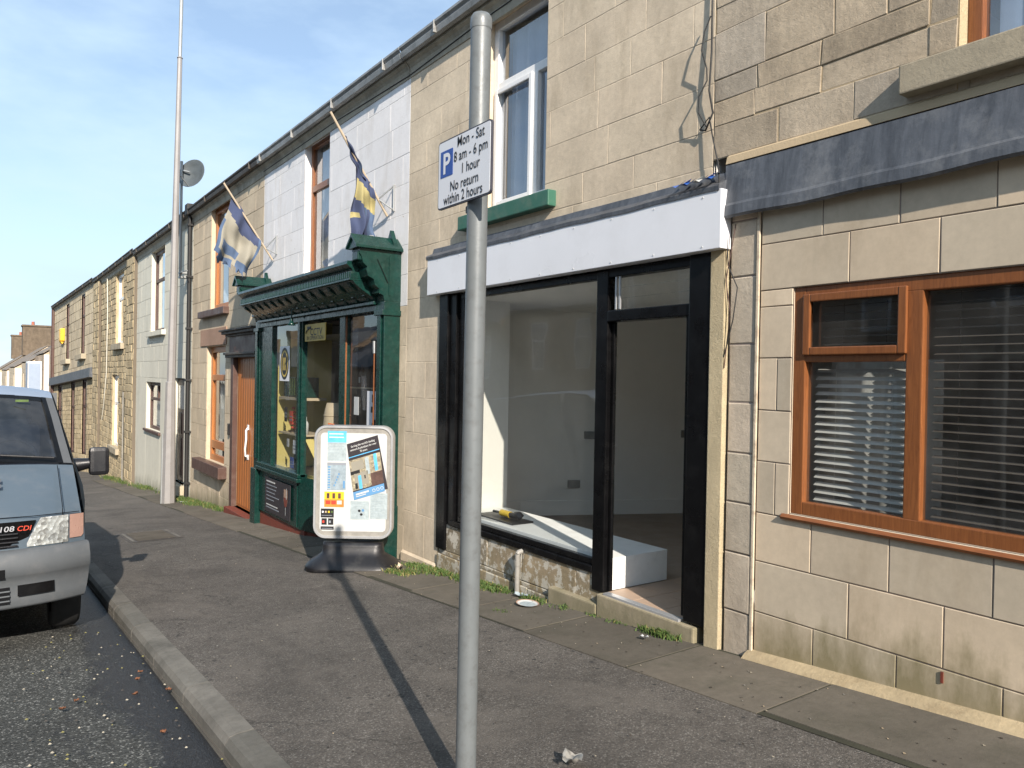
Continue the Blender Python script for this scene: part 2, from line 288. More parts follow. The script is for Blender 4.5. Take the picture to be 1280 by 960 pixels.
# ------------------------------------------------------------------ mesh builder
class MB:
    def __init__(s): s.v = []; s.f = []; s.m = []; s.t = []; s.sm = []; s.mats = []
    def mi(s, m):
        m = M[m] if isinstance(m, str) else m
        if m not in s.mats: s.mats.append(m)
        return s.mats.index(m)
    def face(s, pts, m, tint=(1, 0), smooth=False):
        n = len(s.v); s.v += [tuple(p) for p in pts]; s.f.append(tuple(range(n, n + len(pts)))); s.m.append(s.mi(m)); s.t.append(tint); s.sm.append(smooth)
    def mesh(s, vs, fs, m, tint=(1, 0), smooth=False, mat=None):
        n = len(s.v); s.v += [tuple(mat @ Vector(p)) if mat else tuple(p) for p in vs]; k = s.mi(m)
        for f in fs: s.f.append(tuple(i + n for i in f)); s.m.append(k); s.t.append(tint); s.sm.append(smooth)
    def box(s, x0, x1, y0, y1, z0, z1, m, bev=0, tint=(1, 0), mat=None):
        x0, x1 = sorted((x0, x1)); y0, y1 = sorted((y0, y1)); z0, z1 = sorted((z0, z1))
        if bev:
            bm = bmesh.new(); bmesh.ops.create_cube(bm, size=1)
            for v in bm.verts: v.co = Vector(((x0 + x1) / 2 + v.co.x * (x1 - x0), (y0 + y1) / 2 + v.co.y * (y1 - y0), (z0 + z1) / 2 + v.co.z * (z1 - z0)))
            bmesh.ops.bevel(bm, geom=bm.edges[:], offset=bev, segments=2, affect='EDGES', profile=.6)
            s.bm(bm, m, tint, mat); return
        vs = [(x, y, z) for x in (x0, x1) for y in (y0, y1) for z in (z0, z1)]
        fs = [(0, 1, 3, 2), (4, 6, 7, 5), (0, 4, 5, 1), (2, 3, 7, 6), (0, 2, 6, 4), (1, 5, 7, 3)]
        s.mesh(vs, fs, m, tint, False, mat)
    def bm(s, bm, m, tint=(1, 0), mat=None, smooth=False):
        bm.verts.ensure_lookup_table(); bm.verts.index_update()
        s.mesh([v.co.copy() for v in bm.verts], [[v.index for v in f.verts] for f in bm.faces], m, tint, smooth, mat); bm.free()
    def tube(s, pts, r, m, n=8, cap=True, smooth=True, mat=None):
        pts = [Vector(p) for p in pts]; rs = r if isinstance(r, (list, tuple)) else [r] * len(pts)
        vs = []; fs = []; up = None
        for i, p in enumerate(pts):
            d = (pts[min(i + 1, len(pts) - 1)] - pts[max(i - 1, 0)]).normalized()
            if up is None: up = d.orthogonal().normalized()
            up = (up - d * up.dot(d)).normalized(); q = d.cross(up)
            for k in range(n): a = 2 * math.pi * k / n; vs.append(p + (up * math.cos(a) + q * math.sin(a)) * rs[i])
        for i in range(len(pts) - 1):
            for k in range(n): a = i * n + k; b = i * n + (k + 1) % n; fs.append((a, b, b + n, a + n))
        s.mesh(vs, fs, m, (1, 0), smooth, mat)
        if cap: s.mesh(vs[:n], [tuple(reversed(range(n)))], m, mat=mat); s.mesh(vs[-n:], [tuple(range(n))], m, mat=mat)
    def lathe(s, prof, m, n=24, mat=None, axis=(0, 0), sx=1, sy=1, smooth=True):
        vs = []; fs = []
        for r, z in prof:
            for k in range(n): a = 2 * math.pi * k / n; vs.append((axis[0] + r * math.cos(a) * sx, axis[1] + r * math.sin(a) * sy, z))
        for i in range(len(prof) - 1):
            for k in range(n): a = i * n + k; b = i * n + (k + 1) % n; fs.append((a, b, b + n, a + n))
        s.mesh(vs, fs, m, (1, 0), smooth, mat)
    def prism(s, poly, axis, a, b, m, mat=None, tint=(1, 0)):
        # poly in the two other axes, extruded along axis from a to b
        def P(u, v, w): return {'y': (u, w, v), 'x': (w, u, v), 'z': (u, v, w)}[axis]
        n = len(poly); vs = [P(u, v, a) for u, v in poly] + [P(u, v, b) for u, v in poly]
        fs = [tuple(range(n)), tuple(reversed(range(n, 2 * n)))] + [(i, i + n, (i + 1) % n + n, (i + 1) % n) for i in range(n)]
        s.mesh(vs, fs, m, tint, False, mat)
    def build(s, name, parent=None, world=True, recalc=False):
        off = Vector((0, 0, 0))
        if world and parent:
            p = parent
            while p: off += p.location; p = p.parent
        me = bpy.data.meshes.new(name)
        me.from_pydata([(a - off.x, b - off.y, c - off.z) for a, b, c in s.v], [], s.f)
        for m in s.mats: me.materials.append(m)
        me.polygons.foreach_set('material_index', s.m); me.polygons.foreach_set('use_smooth', s.sm)
        at = me.color_attributes.new('tint', 'FLOAT_COLOR', 'CORNER'); data = []
        for p, t in zip(me.polygons, s.t): data += [t[0], t[1], 0, 1] * p.loop_total
        at.data.foreach_set('color', data)
        if recalc:
            bm = bmesh.new(); bm.from_mesh(me); bmesh.ops.remove_doubles(bm, verts=bm.verts, dist=1e-5); bmesh.ops.recalc_face_normals(bm, faces=bm.faces); bm.to_mesh(me); bm.free()
        me.update(); o = bpy.data.objects.new(name, me); col.objects.link(o); o.parent = parent; return o
def tag(o, label=None, cat=None, group=None, kind=None):
    if label: o['label'] = label
    if cat: o['category'] = cat
    if group: o['group'] = group
    if kind: o['kind'] = kind
    return o
def empty(name, loc, label, cat, group=None, rot=(0, 0, 0)):
    o = bpy.data.objects.new(name, None); o.empty_display_size = .2; col.objects.link(o); o.location = loc; o.rotation_euler = rot
    return tag(o, label, cat, group)
def textmesh(body, size=1, bold=0.0, align='CENTER'):
    c = bpy.data.curves.new('t', 'FONT'); c.body = body; c.size = size; c.align_x = align; c.offset = bold * size; c.resolution_u = 3
    o = bpy.data.objects.new('t', c); me = o.to_mesh()
    vs = [v.co.copy() for v in me.vertices]; fs = [tuple(p.vertices) for p in me.polygons]
    o.to_mesh_clear(); bpy.data.objects.remove(o); bpy.data.curves.remove(c); return vs, fs
def put_text(mb, body, size, m, mat, bold=0.0, align='CENTER', sx=1.0, depth=0):
    vs, fs = textmesh(body, size, bold, align)
    mb.mesh([(v.x * sx, v.y, v.z) for v in vs], fs, m, mat=mat)
def face_mat(origin, right, up):
    right = Vector(right).normalized(); up = Vector(up).normalized(); n = right.cross(up)
    m = Matrix.Identity(4)
    for i in range(3): m[i][0] = right[i]; m[i][1] = up[i]; m[i][2] = n[i]; m[i][3] = origin[i]
    return m

def gz(Y): return -.077 * Y
def bend(Y): return -.0011 * max(Y - 46, 0) ** 1.9

# ------------------------------------------------------------------ ground, road, kerb, pavement
def strip(name, xs, ys, zf, m):
    mb = MB(); vs = []; fs = []
    for y in ys:
        for x in xs: vs.append((x + bend(y), y, zf(x, y)))
    n = len(xs)
    for j in range(len(ys) - 1):
        for i in range(n - 1): a = j * n + i; fs.append((a, a + 1, a + n + 1, a + n))
    mb.mesh(vs, fs, m, smooth=True); o = mb.build(name, recalc=False); tag(o, kind='structure'); return o
def gy(Y): return gz(max(min(Y, 115), -60))
YS = [-60 + i * 2.5 for i in range(71)]
strip('ground', [-900, -300, -100, -40, -14, 16, 40, 100, 300, 900], [-900, -300] + YS + [200, 400, 1500], lambda x, y: gy(y) - .32, 'earth')
strip('road', [-6.6, -4.5, -2.8, -1, .4, 1.02], YS, lambda x, y: gy(y) - .12 + (-.02 * (x + 2.8) ** 2 * .12), 'road')
strip('far_pavement', [-9.3, -6.62], YS, lambda x, y: gy(y), 'pave')
def pz(x, y): return gy(y) - .01 * (3.9 - x)
strip('pavement', [1.14, 1.5, 2.2, 3.9, 4.6], YS, pz, 'pave')
# kerb stones
mb = MB(); y = -8; r2 = random.Random(3)
while y < 60:
    ln = .91; dx = r2.uniform(-.003, .003); dz = r2.uniform(-.001, .001)
    y0, y1 = y + .003, y + ln - .003
    prof = [(1.005, -.16), (1.008, -.055), (1.03, -.022), (1.065, -.012), (1.15, -.008), (1.15, -.16)]
    vs = [(px + dx + bend(yy), yy, pz(1.1, yy) + pzz + .012 + dz) for yy in (y0, y1) for px, pzz in prof]; n = len(prof)
    fs = [tuple(reversed(range(n))), tuple(range(n, 2 * n))] + [(i, (i + 1) % n, (i + 1) % n + n, i + n) for i in range(n)]
    mb.mesh(vs, fs, 'kerb', (r2.uniform(.75, 1.2), r2.random())); y += ln
tag(mb.build('kerb', recalc=True), kind='structure')
mb = MB(); mb.face([(1.0, -8, pz(1, -8) - .09), (1.16, -8, pz(1, -8) - .09), (1.16, 46, pz(1, 46) - .09), (1.0, 46, pz(1, 46) - .09)], 'earth')
mb.build('kerb_bed'); tag(bpy.data.objects['kerb_bed'], kind='structure')
# paving flags along the wall
mb = MB(); y = -3.2; r2 = random.Random(11); JY = []
lens = {}
def slab(x0, x1, y0, y1, dz, tint, sk=0):
    g = .008
    P = [(x0 + g, y0 + g + sk), (x1 - g, y0 + g), (x1 - g, y1 - g), (x0 + g, y1 - g + sk)]
    t = [(a, b, pz(a, b) + .007 + dz) for a, b in P]; bt = [(a, b, pz(a, b) - .05) for a, b in P]
    b2 = .008; Pi = [(x0 + g + b2, y0 + g + sk + b2), (x1 - g - b2, y0 + g + b2), (x1 - g - b2, y1 - g - b2), (x0 + g + b2, y1 - g + sk - b2)]
    ti = [(a, b, pz(a, b) + .008 + dz) for a, b in Pi]
    mb.face(ti, 'slab', tint)
    for i in range(4): j = (i + 1) % 4; mb.face([t[i], t[j], ti[j], ti[i]], 'slab', tint); mb.face([bt[i], bt[j], t[j], t[i]], 'slab', tint)
mb.face([(3.19, -3.2, pz(3.19, -3.2) + .004), (3.88, -3.2, pz(3.88, -3.2) + .004), (3.88, 29, pz(3.88, 29) + .004), (3.19, 29, pz(3.19, 29) + .004)], 'moss')
edge = [-3.2, -2.0, -.9, .35, 1.28, 2.36, 3.3, 4.35, 5.2, 6.1, 7.0, 8.2, 9.3, 10.5, 11.6, 12.8, 14.1, 15.2, 16.5, 17.7, 19, 20.3, 21.5, 23, 24.4, 26, 27.5, 29]
for a, b in zip(edge, edge[1:]):
    slab(3.20 + r2.uniform(-.03, .03), 3.86, a, b, r2.uniform(-.001, .0015), (r2.uniform(.85, 1.15), r2.random()), 0)
tag(mb.build('paving_flags', recalc=False), kind='structure')

# ------------------------------------------------------------------ walls
def subtract(rects, op):
    res = []; a0, a1, b0, b1 = op
    for (y0, y1, z0, z1) in rects:
        if a1 <= y0 or a0 >= y1 or b1 <= z0 or b0 >= z1: res.append((y0, y1, z0, z1)); continue
        if y0 < a0: res.append((y0, a0, z0, z1))
        if y1 > a1: res.append((a1, y1, z0, z1))
        m0, m1 = max(y0, a0), min(y1, a1)
        if z0 < b0: res.append((m0, m1, z0, b0))
        if z1 > b1: res.append((m0, m1, b1, z1))
    return [r for r in res if r[1] - r[0] > .015 and r[3] - r[2] > .012]
WR = random.Random(99)
def block_face(mb, r, X, depth, g, bv, m, tint, wob=0):
    y0, y1, z0, z1 = r; y0 += g; y1 -= g; z0 += g; z1 -= g
    if y1 - y0 < 2 * bv or z1 - z0 < 2 * bv: return
    o = [(X + bv * .7, y0, z0), (X + bv * .7, y1, z0), (X + bv * .7, y1, z1), (X + bv * .7, y0, z1)]
    i = [(X, y0 + bv, z0 + bv), (X, y1 - bv, z0 + bv), (X, y1 - bv, z1 - bv), (X, y0 + bv, z1 - bv)]
    if wob:
        J = [(WR.uniform(-wob, wob), WR.uniform(-wob, wob)) for _ in range(4)]
        o = [(a, b + j[0], c + j[1]) for (a, b, c), j in zip(o, J)]; i = [(a + WR.uniform(0, wob * .3), b + j[0], c + j[1]) for (a, b, c), j in zip(i, J)]
    bk = [(X + depth, a, b) for _, a, b in o]
    mb.face(i[::-1], m, tint)
    for k in range(4): j = (k + 1) % 4; mb.face([i[k], i[j], o[j], o[k]], m, tint); mb.face([o[k], o[j], bk[j], bk[k]], m, tint)
def flat_face(mb, X, y0, y1, z0, z1, ops, m):
    rs = [(y0, y1, z0, z1)]
    for o in ops: rs = subtract(rs, o)
    for a, b, c, d in rs: mb.face([(X, a, d), (X, b, d), (X, b, c), (X, a, c)], m)
def reveals(mb, X, depth, ops, m):
    for a, b, c, d in ops:
        x1 = X + depth; X_ = X + .004
        mb.face([(X_, b, c), (x1, b, c), (x1, b, d), (X_, b, d)], m); mb.face([(X_, a, d), (x1, a, d), (x1, a, c), (X_, a, c)], m)
        mb.face([(X_, a, c), (x1, a, c), (x1, b, c), (X_, b, c)], m); mb.face([(X_, b, d), (x1, b, d), (x1, a, d), (X_, a, d)], m)
def masonry(mb, y0, y1, rows, ops, X=3.9, m='cream', mj='cream_joint', g=.004, depth=.008, bv=.004, lens=(.5, .95), var=.06, hue=1, seed=1, joints=None, jit=.0015, reveal=.13, reveal_mat=None, wob=None, rev_ops=None):
    if wob is None: wob = {'rough': .006, 'pitched': .012, 'plinth': .007, 'clad': .0012, 'tan': .003, 'ashG': .006, 'cream': .0018, 'white': .0018}.get(m, 0)
    rr = random.Random(seed)
    for k, (a, b) in enumerate(zip(rows, rows[1:])):
        if joints and k in joints: ys = [y0] + sorted(j for j in joints[k] if y0 < j < y1) + [y1]
        else:
            ys = [y0]; 
            y = y0 + rr.uniform(.2, 1) * lens[0]
            while y < y1 - lens[0] * .5: ys.append(y); y += rr.uniform(*lens)
            ys.append(y1)
        for c, d in zip(ys, ys[1:]):
            t = (1 + rr.uniform(-var, var), rr.random() * hue); x = X + rr.uniform(-jit, jit)
            rs = [(c, d, a, b)]
            for o in ops: rs = subtract(rs, o)
            for r in rs: block_face(mb, r, x, depth, g, bv, m, t, wob)
    flat_face(mb, X + depth, y0, y1, rows[0], rows[-1], ops, mj)
    reveals(mb, X + depth, reveal, ops if rev_ops is None else rev_ops, reveal_mat or m)
def rows_(z0, z1, h, seed=0, jit=0):
    rr = random.Random(seed); n = max(1, round((z1 - z0) / h)); hh = [1 + rr.uniform(-jit, jit) for _ in range(n)]; s = sum(hh); r = [z0]
    for a in hh: r.append(r[-1] + a / s * (z1 - z0))
    return r
def shell(parent, y0, y1, zb, ztop, X=3.9, depth=8.0, ridge=2.3, gut='gutter', roofm='slate', roofname='roof', chimney=False, thick=.25, in_m='inwall_dim', gutz=4.98, split=None):
    mb = MB(); xi = X + .02
    y0 += .006; y1 -= .006
    mb.face([(xi, y0, zb), (X + depth, y0, zb), (X + depth, y0, ztop), (xi, y0, ztop)], in_m)
    mb.face([(xi, y1, zb), (X + depth, y1, zb), (X + depth, y1, ztop), (xi, y1, ztop)], in_m)
    mb.face([(X + depth, y0, zb), (X + depth, y1, zb), (X + depth, y1, ztop), (X + depth, y0, ztop)], 'rough')
    mid = X + depth / 2
    for y in (y0, y1): mb.face([(X, y, ztop), (X + depth, y, ztop), (mid, y, ztop + ridge)], 'rough')
    fl = (zb + ztop) / 2 + .35
    mb.face([(xi + .1, y0, fl), (X + depth, y0, fl), (X + depth, y1, fl), (xi + .1, y1, fl)], in_m)
    mb.build('rear_wall', parent)
    mb = MB()
    for s in (0, 1):
        xa = X - .03 if s == 0 else X + depth + .1; sl = ridge / (mid - X)
        za = ztop + .08
        mb.mesh([(xa, y0, za), (mid, y0, ztop + ridge + .08), (mid, y1, ztop + ridge + .08), (xa, y1, za), (xa, y0, za + .05), (mid, y0, ztop + ridge + .13), (mid, y1, ztop + ridge + .13), (xa, y1, za + .05)],
                [(0, 1, 2, 3), (4, 7, 6, 5), (0, 4, 5, 1), (3, 2, 6, 7), (0, 3, 7, 4), (1, 5, 6, 2)], roofm)
    ro = mb.build(roofname, parent)
    if chimney:
        mb = MB(); c = y1 - .5
        mb.box(mid - .5, mid + .5, c - .35, c + .35, ztop + ridge - .6, ztop + ridge + 1.1, 'chimney', .02); mb.box(mid - .56, mid + .56, c - .41, c + .41, ztop + ridge + 1.1, ztop + ridge + 1.22, 'chimney', .02)
        mb.build('chimney', ro)
        for k in (-.25, .25): q = MB(); q.lathe([(.1, ztop + ridge + 1.2), (.13, ztop + ridge + 1.25), (.11, ztop + ridge + 1.6), (.13, ztop + ridge + 1.65), (.09, ztop + ridge + 1.66)], 'redpot', 12, axis=(mid + k, c)); q.build('chimney_pot', ro)
    return ro
def eaves(parent, y0, y1, zc=4.885, X=3.9, cm='cornice', gm='gutter', zg=None, brackets=True, drop=0):
    # stone cornice band and ogee gutter; drop = fall of z from y0 to y1
    y0 += .004; y1 -= .004
    def ex(poly, m, a=y0, b=y1):
        mb_ = MB(); n = len(poly)
        f = lambda y: -drop * (y - y0) / (y1 - y0)
        vs = [(u, a, v + f(a)) for u, v in poly] + [(u, b, v + f(b)) for u, v in poly]
        fs = [tuple(range(n)), tuple(reversed(range(n, 2 * n)))] + [(i, i + n, (i + 1) % n + n, (i + 1) % n) for i in range(n)]
        mb_.mesh(vs, fs, m); return mb_
    c = ex([(X + .02, zc - .11), (X - .010, zc - .11), (X - .012, zc - .01), (X - .03, zc + .02), (X - .06, zc + .045), (X - .06, zc + .10), (X + .02, zc + .10)], cm); c.build('cornice', parent)
    z = zc + .075
    g = ex([(X - .062, z), (X - .09, z - .012), (X - .125, z + .0), (X - .138, z + .05), (X - .132, z + .07), (X - .155, z + .095), (X - .155, z + .12), (X - .142, z + .12), (X - .122, z + .04), (X - .09, z + .01), (X - .062, z + .04)], gm)
    f = lambda y: -drop * (y - y0) / (y1 - y0)
    y = y0 + .4
    while y < y1 - .1:
        g.box(X - .161, X - .062, y - .012, y + .012, z - .003 + f(y), z + .123 + f(y), gm, .004); y += 1.55
    g.build('gutter', parent)

def window(parent, y0, y1, z0, z1, X=3.98, fm='upvc', fw=.06, fd=.06, bars=(), gl='glass', sill=None, curtain=None, name='window', label=None, sash=()):
    """frame mesh; pane, sill, curtain are its sub-parts. bars: ('v', y, za, zb, w) / ('h', z, ya, yb, w)"""
    mb = MB(); b = .006
    mb.box(X, X + fd, y0, y0 + fw, z0, z1, fm, b); mb.box(X, X + fd, y1 - fw, y1, z0, z1, fm, b)
    mb.box(X + .001, X + fd - .001, y0 + fw - .002, y1 - fw + .002, z0, z0 + fw, fm, b); mb.box(X + .001, X + fd - .001, y0 + fw - .002, y1 - fw + .002, z1 - fw, z1, fm, b)
    for br in bars:
        if br[0] == 'v': mb.box(X + .002, X + fd - .002, br[1] - br[4] / 2, br[1] + br[4] / 2, br[2], br[3], fm, b)
        else: mb.box(X + .003, X + fd - .003, br[2], br[3], br[1] - br[4] / 2, br[1] + br[4] / 2, fm, b)
    for (a, c, e, f) in sash:   # raised opening sash y0,y1,z0,z1
        s = .045
        mb.box(X - .018, X + .004, a, a + s, e, f, fm, b); mb.box(X - .018, X + .004, c - s, c, e, f, fm, b)
        mb.box(X - .017, X + .003, a + s, c - s, e, e + s, fm, b); mb.box(X - .017, X + .003, a + s, c - s, f - s, f, fm, b)
    w_ = mb.build(name, parent)
    if label: w_['label'] = label
    g = MB(); g.face([(X + fd * .6, y0 + fw * .5, z0 + fw * .5), (X + fd * .6, y0 + fw * .5, z1 - fw * .5), (X + fd * .6, y1 - fw * .5, z1 - fw * .5), (X + fd * .6, y1 - fw * .5, z0 + fw * .5)], gl); g.build('pane', w_)
    if sill:
        sm, sx, h, over = sill
        s = MB(); s.box(sx, X + .03, y0 - over, y1 + over, z0 - h, z0 - .002, sm, .008, (1, .5)); s.build('sill', w_)
    if curtain:
        cm, ya, yb, za, zb = curtain; s = MB(); n = max(8, int((yb - ya) / .025)); vs = []; fs = []
        for i in range(n + 1):
            y = ya + (yb - ya) * i / n; x = X + .16 + .02 * math.sin(i * .9) + .008 * math.sin(i * 2.3)
            vs += [(x, y, za), (x, y, zb)]
        for i in range(n): a = i * 2; fs.append((a, a + 1, a + 3, a + 2))
        s.mesh(vs, fs, cm, smooth=True); s.build('curtain', w_)
    return w_
HX = 3.9
# ---------------------------------------------------------------- house A : stone house at the right
A = empty('stone_house', (3.9, 0, 0), 'stone house with pale sawn cladding, brown window frames and a grey lead canopy', 'house', 'terraced houses along the street')
opA = [(-.62, 2.70, .70, 2.02)]
mb = MB()
rowsA = [-.56, -.245, .067, .375, .67, .985, 1.295, 1.61, 1.92, 2.02, 2.30, 2.62, 2.9]
jA = {0: [-1.5, -.9, -.4, .1, .6, 1.05, 1.55, 2.05, 2.53], 1: [-1.5, -.9, -.4, .1, .6, 1.05, 1.55, 2.05, 2.53], 2: [-1.7, -1.2, -.7, -.2, .3, .8, 1.31, 1.82, 2.32], 3: [-1.5, -.95, -.4, .1, .62, 1.11, 1.60, 2.10, 2.555],
      4: [-1.2, -.9, 2.80], 5: [-1.1, 2.70], 6: [-1.2, 2.80], 7: [-1.1, 2.70], 8: [-1.1], 9: [-1.5, -.95, -.5, 0, .45, .93, 1.40, 1.875, 2.354], 10: [-1.2, -.8, -.3, .2, .7, 1.15, 1.62, 2.08, 2.52], 11: [-.8, .2, 1.15, 2.08]}
masonry(mb, -2.5, 2.93, rowsA, opA, 3.9, 'clad', 'mortar_grey', .0035, .006, .003, var=.10, seed=4, joints=jA, reveal=.09, reveal_mat='cream')
up = [(-.3, 1.81, 3.08, 4.80)]
rowsU = [2.9, 3.115, 3.27, 3.415, 3.72, 3.88, 4.03, 4.33, 4.62, 4.93]
jU = {0: [-1.5, -.8, -.2, .5, 1.2, 1.75, 2.35, 2.83], 1: [1.2, 1.95, 2.55, 3.0], 2: [1.4, 1.95, 2.55, 2.98], 3: [-1.5, 2.17, 2.47, 2.93], 4: [2.2, 2.62], 5: [2.2, 2.62, 3.05]}
masonry(mb, -2.5, 3.318, rowsU, up, 3.9, 'rough', 'mortar_tan', .0035, .005, .004, var=.18, seed=9, joints=jU, jit=.004, reveal_mat='roughcast')
mb.build('wall', A)
mb = MB(); masonry(mb, 2.955, 3.155, [-.4, .03, .395, .71, 1.02, 1.335, 1.70, 2.12, 2.47, 2.7], [], 3.893, 'pinkstone', 'mortar_grey', .004, .007, .006, var=.08, seed=3, joints={k: [] for k in range(9)}, jit=.006)
mb.box(3.885, 3.9, 2.932, 2.953, -.4, 2.7, 'cream_joint', .004)
mb.build('pilaster', A)
shell(A, -2.5, 3.31, -.6, 4.95)
eaves(A, -2.5, 3.31)
# lead canopy
mb = MB(); vs = []; fs = []; rr = random.Random(5); n = 60
prof = [(3.905, 2.855, 0), (3.875, 2.835, .2), (3.848, 2.66, .6), (3.838, 2.59, .8), (3.828, 2.575, 1), (3.824, 2.515, 1), (3.838, 2.50, 1), (3.86, 2.57, 1), (3.905, 2.60, 1)]
for i in range(n + 1):
    y = -2.4 + (3.2 + 2.4) * i / n
    for (x, z, k) in prof:
        yy = y if i < n else y - .05 * k
        vs.append((x + .006 * k * math.sin(y * 3.1), yy, z + .014 * k * math.sin(y * 1.35 + 1) + .004 * k * math.sin(y * 9)))
q = len(prof)
for i in range(n):
    for j in range(q - 1): a = i * q + j; fs.append((a, a + 1, a + 1 + q, a + q))
fs.append(tuple(range(n * q, n * q + q)))
mb.mesh(vs, fs, 'lead', smooth=False); mb.build('lead_canopy', A)
mb = MB(); mb.prism([(3.905, 2.845), (3.872, 2.842), (3.885, 2.89), (3.905, 2.905)], 'y', -2.4, 3.19, 'mortar_tan'); mb.build('mortar_fillet', A)
mb = MB(); mb.prism([(3.825, pz(3.8, 0) - .02), (3.825, .008), (3.85, .03), (3.905, .055), (3.905, -.2)], 'y', -2.5, 2.96, 'fillet')
for i_, v in enumerate(mb.v): mb.v[i_] = (v[0], v[1], v[2] + gz(v[1]))
mb.build('base_mortar', A)
# lower window
wA = window(A, -.62, 2.70, .70, 2.02, 3.915, 'brownv', .075, .07, bars=[('v', 2.0, .77, 1.95, .085), ('h', 1.62, 2.045, 2.63, .07), ('v', .55, .77, 1.95, .085)], gl='glass_dark',
            sash=[(2.035, 2.635, 1.625, 1.975)], label='wide brown framed window with closed slatted blinds')
mb = MB(); mb.prism([(3.882, .662), (3.876, .676), (3.895, .692), (3.95, .705), (3.95, .662)], 'y', -.7, 2.745, 'brownw'); mb.build('sill', wA)
for (a, b, za, zb, m_) in ((2.05, 2.62, .79, 1.57, 'blind'), (.6, 1.95, .79, 1.94, 'blind_shaded'), (2.09, 2.58, 1.69, 1.92, 'blind_shaded')):
    mb = MB(); z = za; tl = .010 if m_ == 'blind' else .005
    while z < zb:
        mb.mesh([(4.015, a, z - tl), (4.015, b, z - tl), (4.045, b, z + tl), (4.045, a, z + tl)], [(0, 1, 2, 3)], m_); z += .044
    for yy in (a + .12, b - .12): mb.tube([(4.035, yy, za), (4.035, yy, zb)], .0015, m_, 4)
    mb.build('blind', wA)
mb = MB(); s_ = []; n = 24
for i in range(n + 1): yy = 1.95 + .75 * i / n; s_ += [(4.13 + .02 * math.sin(i * 1.1), yy, .74), (4.13 + .02 * math.sin(i * 1.1), yy - .1 * (i / n), 1.6)]
mb.mesh(s_, [(2 * i, 2 * i + 1, 2 * i + 3, 2 * i + 2) for i in range(n)], 'curtain', smooth=True); mb.build('curtain', wA)
wU = window(A, -.3, 1.81, 3.09, 4.80, 3.99, 'brownv', .07, .07, bars=[('v', .75, 3.15, 4.74, .07)], gl='glass_sky', sill=('sill', 3.82, .15, .25), curtain=('curtain_blue', -.2, 1.72, 3.15, 4.72), label='upper window with brown frame and pale blue blind')
mb = MB(); mb.box(3.892, 3.8985, 1.812, 1.824, .0, .055, 'red'); mb.build('wall_tie', A)

# ---------------------------------------------------------------- house B : empty shop
B = empty('empty_shop', (3.9, 5.4, -.41), 'cream painted empty shop with a blank white sign panel and black window frame', 'shop', 'terraced houses along the street')
mb = MB()
opB = [(3.29, 6.83, -.02, 2.31), (5.115, 6.06, 3.03, 4.82)]
rl = [-.9, -.47, -.02, .47, .85, 1.23, 1.62, 1.99, 2.31]
masonry(mb, 6.83, 7.60, rl, [], 3.9, 'cream', 'cream_joint', .002, .0022, .003, var=.04, seed=2, joints={0: [7.2], 1: [7.12], 2: [7.3], 3: [7.05], 4: [7.4], 5: [7.15], 6: [7.35], 7: [7.1]})
mb.prism([(3.872, -.9), (3.872, -.49), (3.895, -.465), (3.895, -.9)], 'y', 6.84, 7.60, 'cream')
ru = [2.31, 2.62, 2.86, 3.10, 3.40, 3.70, 3.98, 4.27, 4.56, 4.79, 4.93]
jB = {2: [4.05, 4.62, 5.6, 6.9], 3: [3.45, 4.33, 6.5, 7.1], 4: [3.78, 4.45, 5.05, 6.3, 6.95], 5: [3.50, 4.10, 4.50, 6.55, 7.2], 6: [3.95, 4.62, 6.2, 6.9], 7: [3.6, 4.28, 4.9, 6.4], 8: [4.4, 4.7, 6.6, 7.2]}
masonry(mb, 3.318, 7.60, ru, opB, 3.9, 'cream', 'cream_joint', .002, .0022, .003, var=.035, seed=12, joints=jB, jit=.001, reveal=.12, rev_ops=opB[1:])
mb.build('wall', B)
mb = MB(); masonry(mb, 4.31, 6.83, [-.9, -.30, -.02], [], 3.9, 'plinth', 'mortar_dark', .004, .012, .006, var=.12, seed=6, joints={1: [4.62, 5.35, 5.9, 6.35], 0: [4.8, 5.5, 6.2]}, jit=.006)
masonry(mb, 4.32, 6.80, [-.9, -.33], [], 3.865, 'plinth', 'mortar_dark', .005, .012, .008, var=.1, seed=8, joints={0: [5.22, 6.1]}, jit=.006)
mb.build('stall_riser', B)
mb = MB(); mb.box(3.845, 4.3, 3.36, 4.31, -.6, -.155, 'step', .012, (1, .4)); mb.box(3.84, 4.2, 4.315, 4.9, -.75, -.24, 'step', .012, (.95, .8)); mb.build('doorstep', B)
mb = MB(); mb.box(3.862, 3.92, 3.172, 3.288, -.5, 2.31, 'roughcast', .006); mb.build('edge_strip', B)
shell(B, 3.318, 7.60, -1.1, 4.95, in_m='inwall_dim', depth=8)
eaves(B, 3.318, 7.6, cm='cornice', gm='gutter')
# shop frame
mb = MB(); bl = 'black'
mb.box(3.875, 3.93, 6.66, 6.832, -.29, 2.30, bl, .008); mb.box(3.90, 3.96, 6.53, 6.658, -.02, 2.29, bl, .006); mb.box(3.93, 3.97, 6.43, 6.528, .0, 2.29, bl, .006)
mb.box(3.885, 3.975, 4.42, 6.60, -.03, .025, bl, .008); mb.box(3.91, 3.965, 4.42, 6.46, .026, .075, bl, .006)
mb.box(3.89, 3.965, 4.29, 4.42, -.155, 2.29, bl, .008)
mb.box(3.872, 3.99, 3.29, 3.475, -.14, 2.305, bl, .008); mb.box(3.90, 3.98, 3.476, 3.52, -.12, 1.9, bl, .006)
mb.box(3.90, 3.97, 4.42, 6.44, 2.235, 2.29, bl, .005); mb.box(3.895, 3.985, 3.475, 4.29, 2.235, 2.30, bl, .005)
mb.box(3.885, 3.985, 3.475, 4.29, 1.90, 1.985, bl, .008)
mb.box(3.93, 3.96, 4.255, 4.288, -.14, 1.90, bl, .006)
fr = mb.build('shop_frame', B)
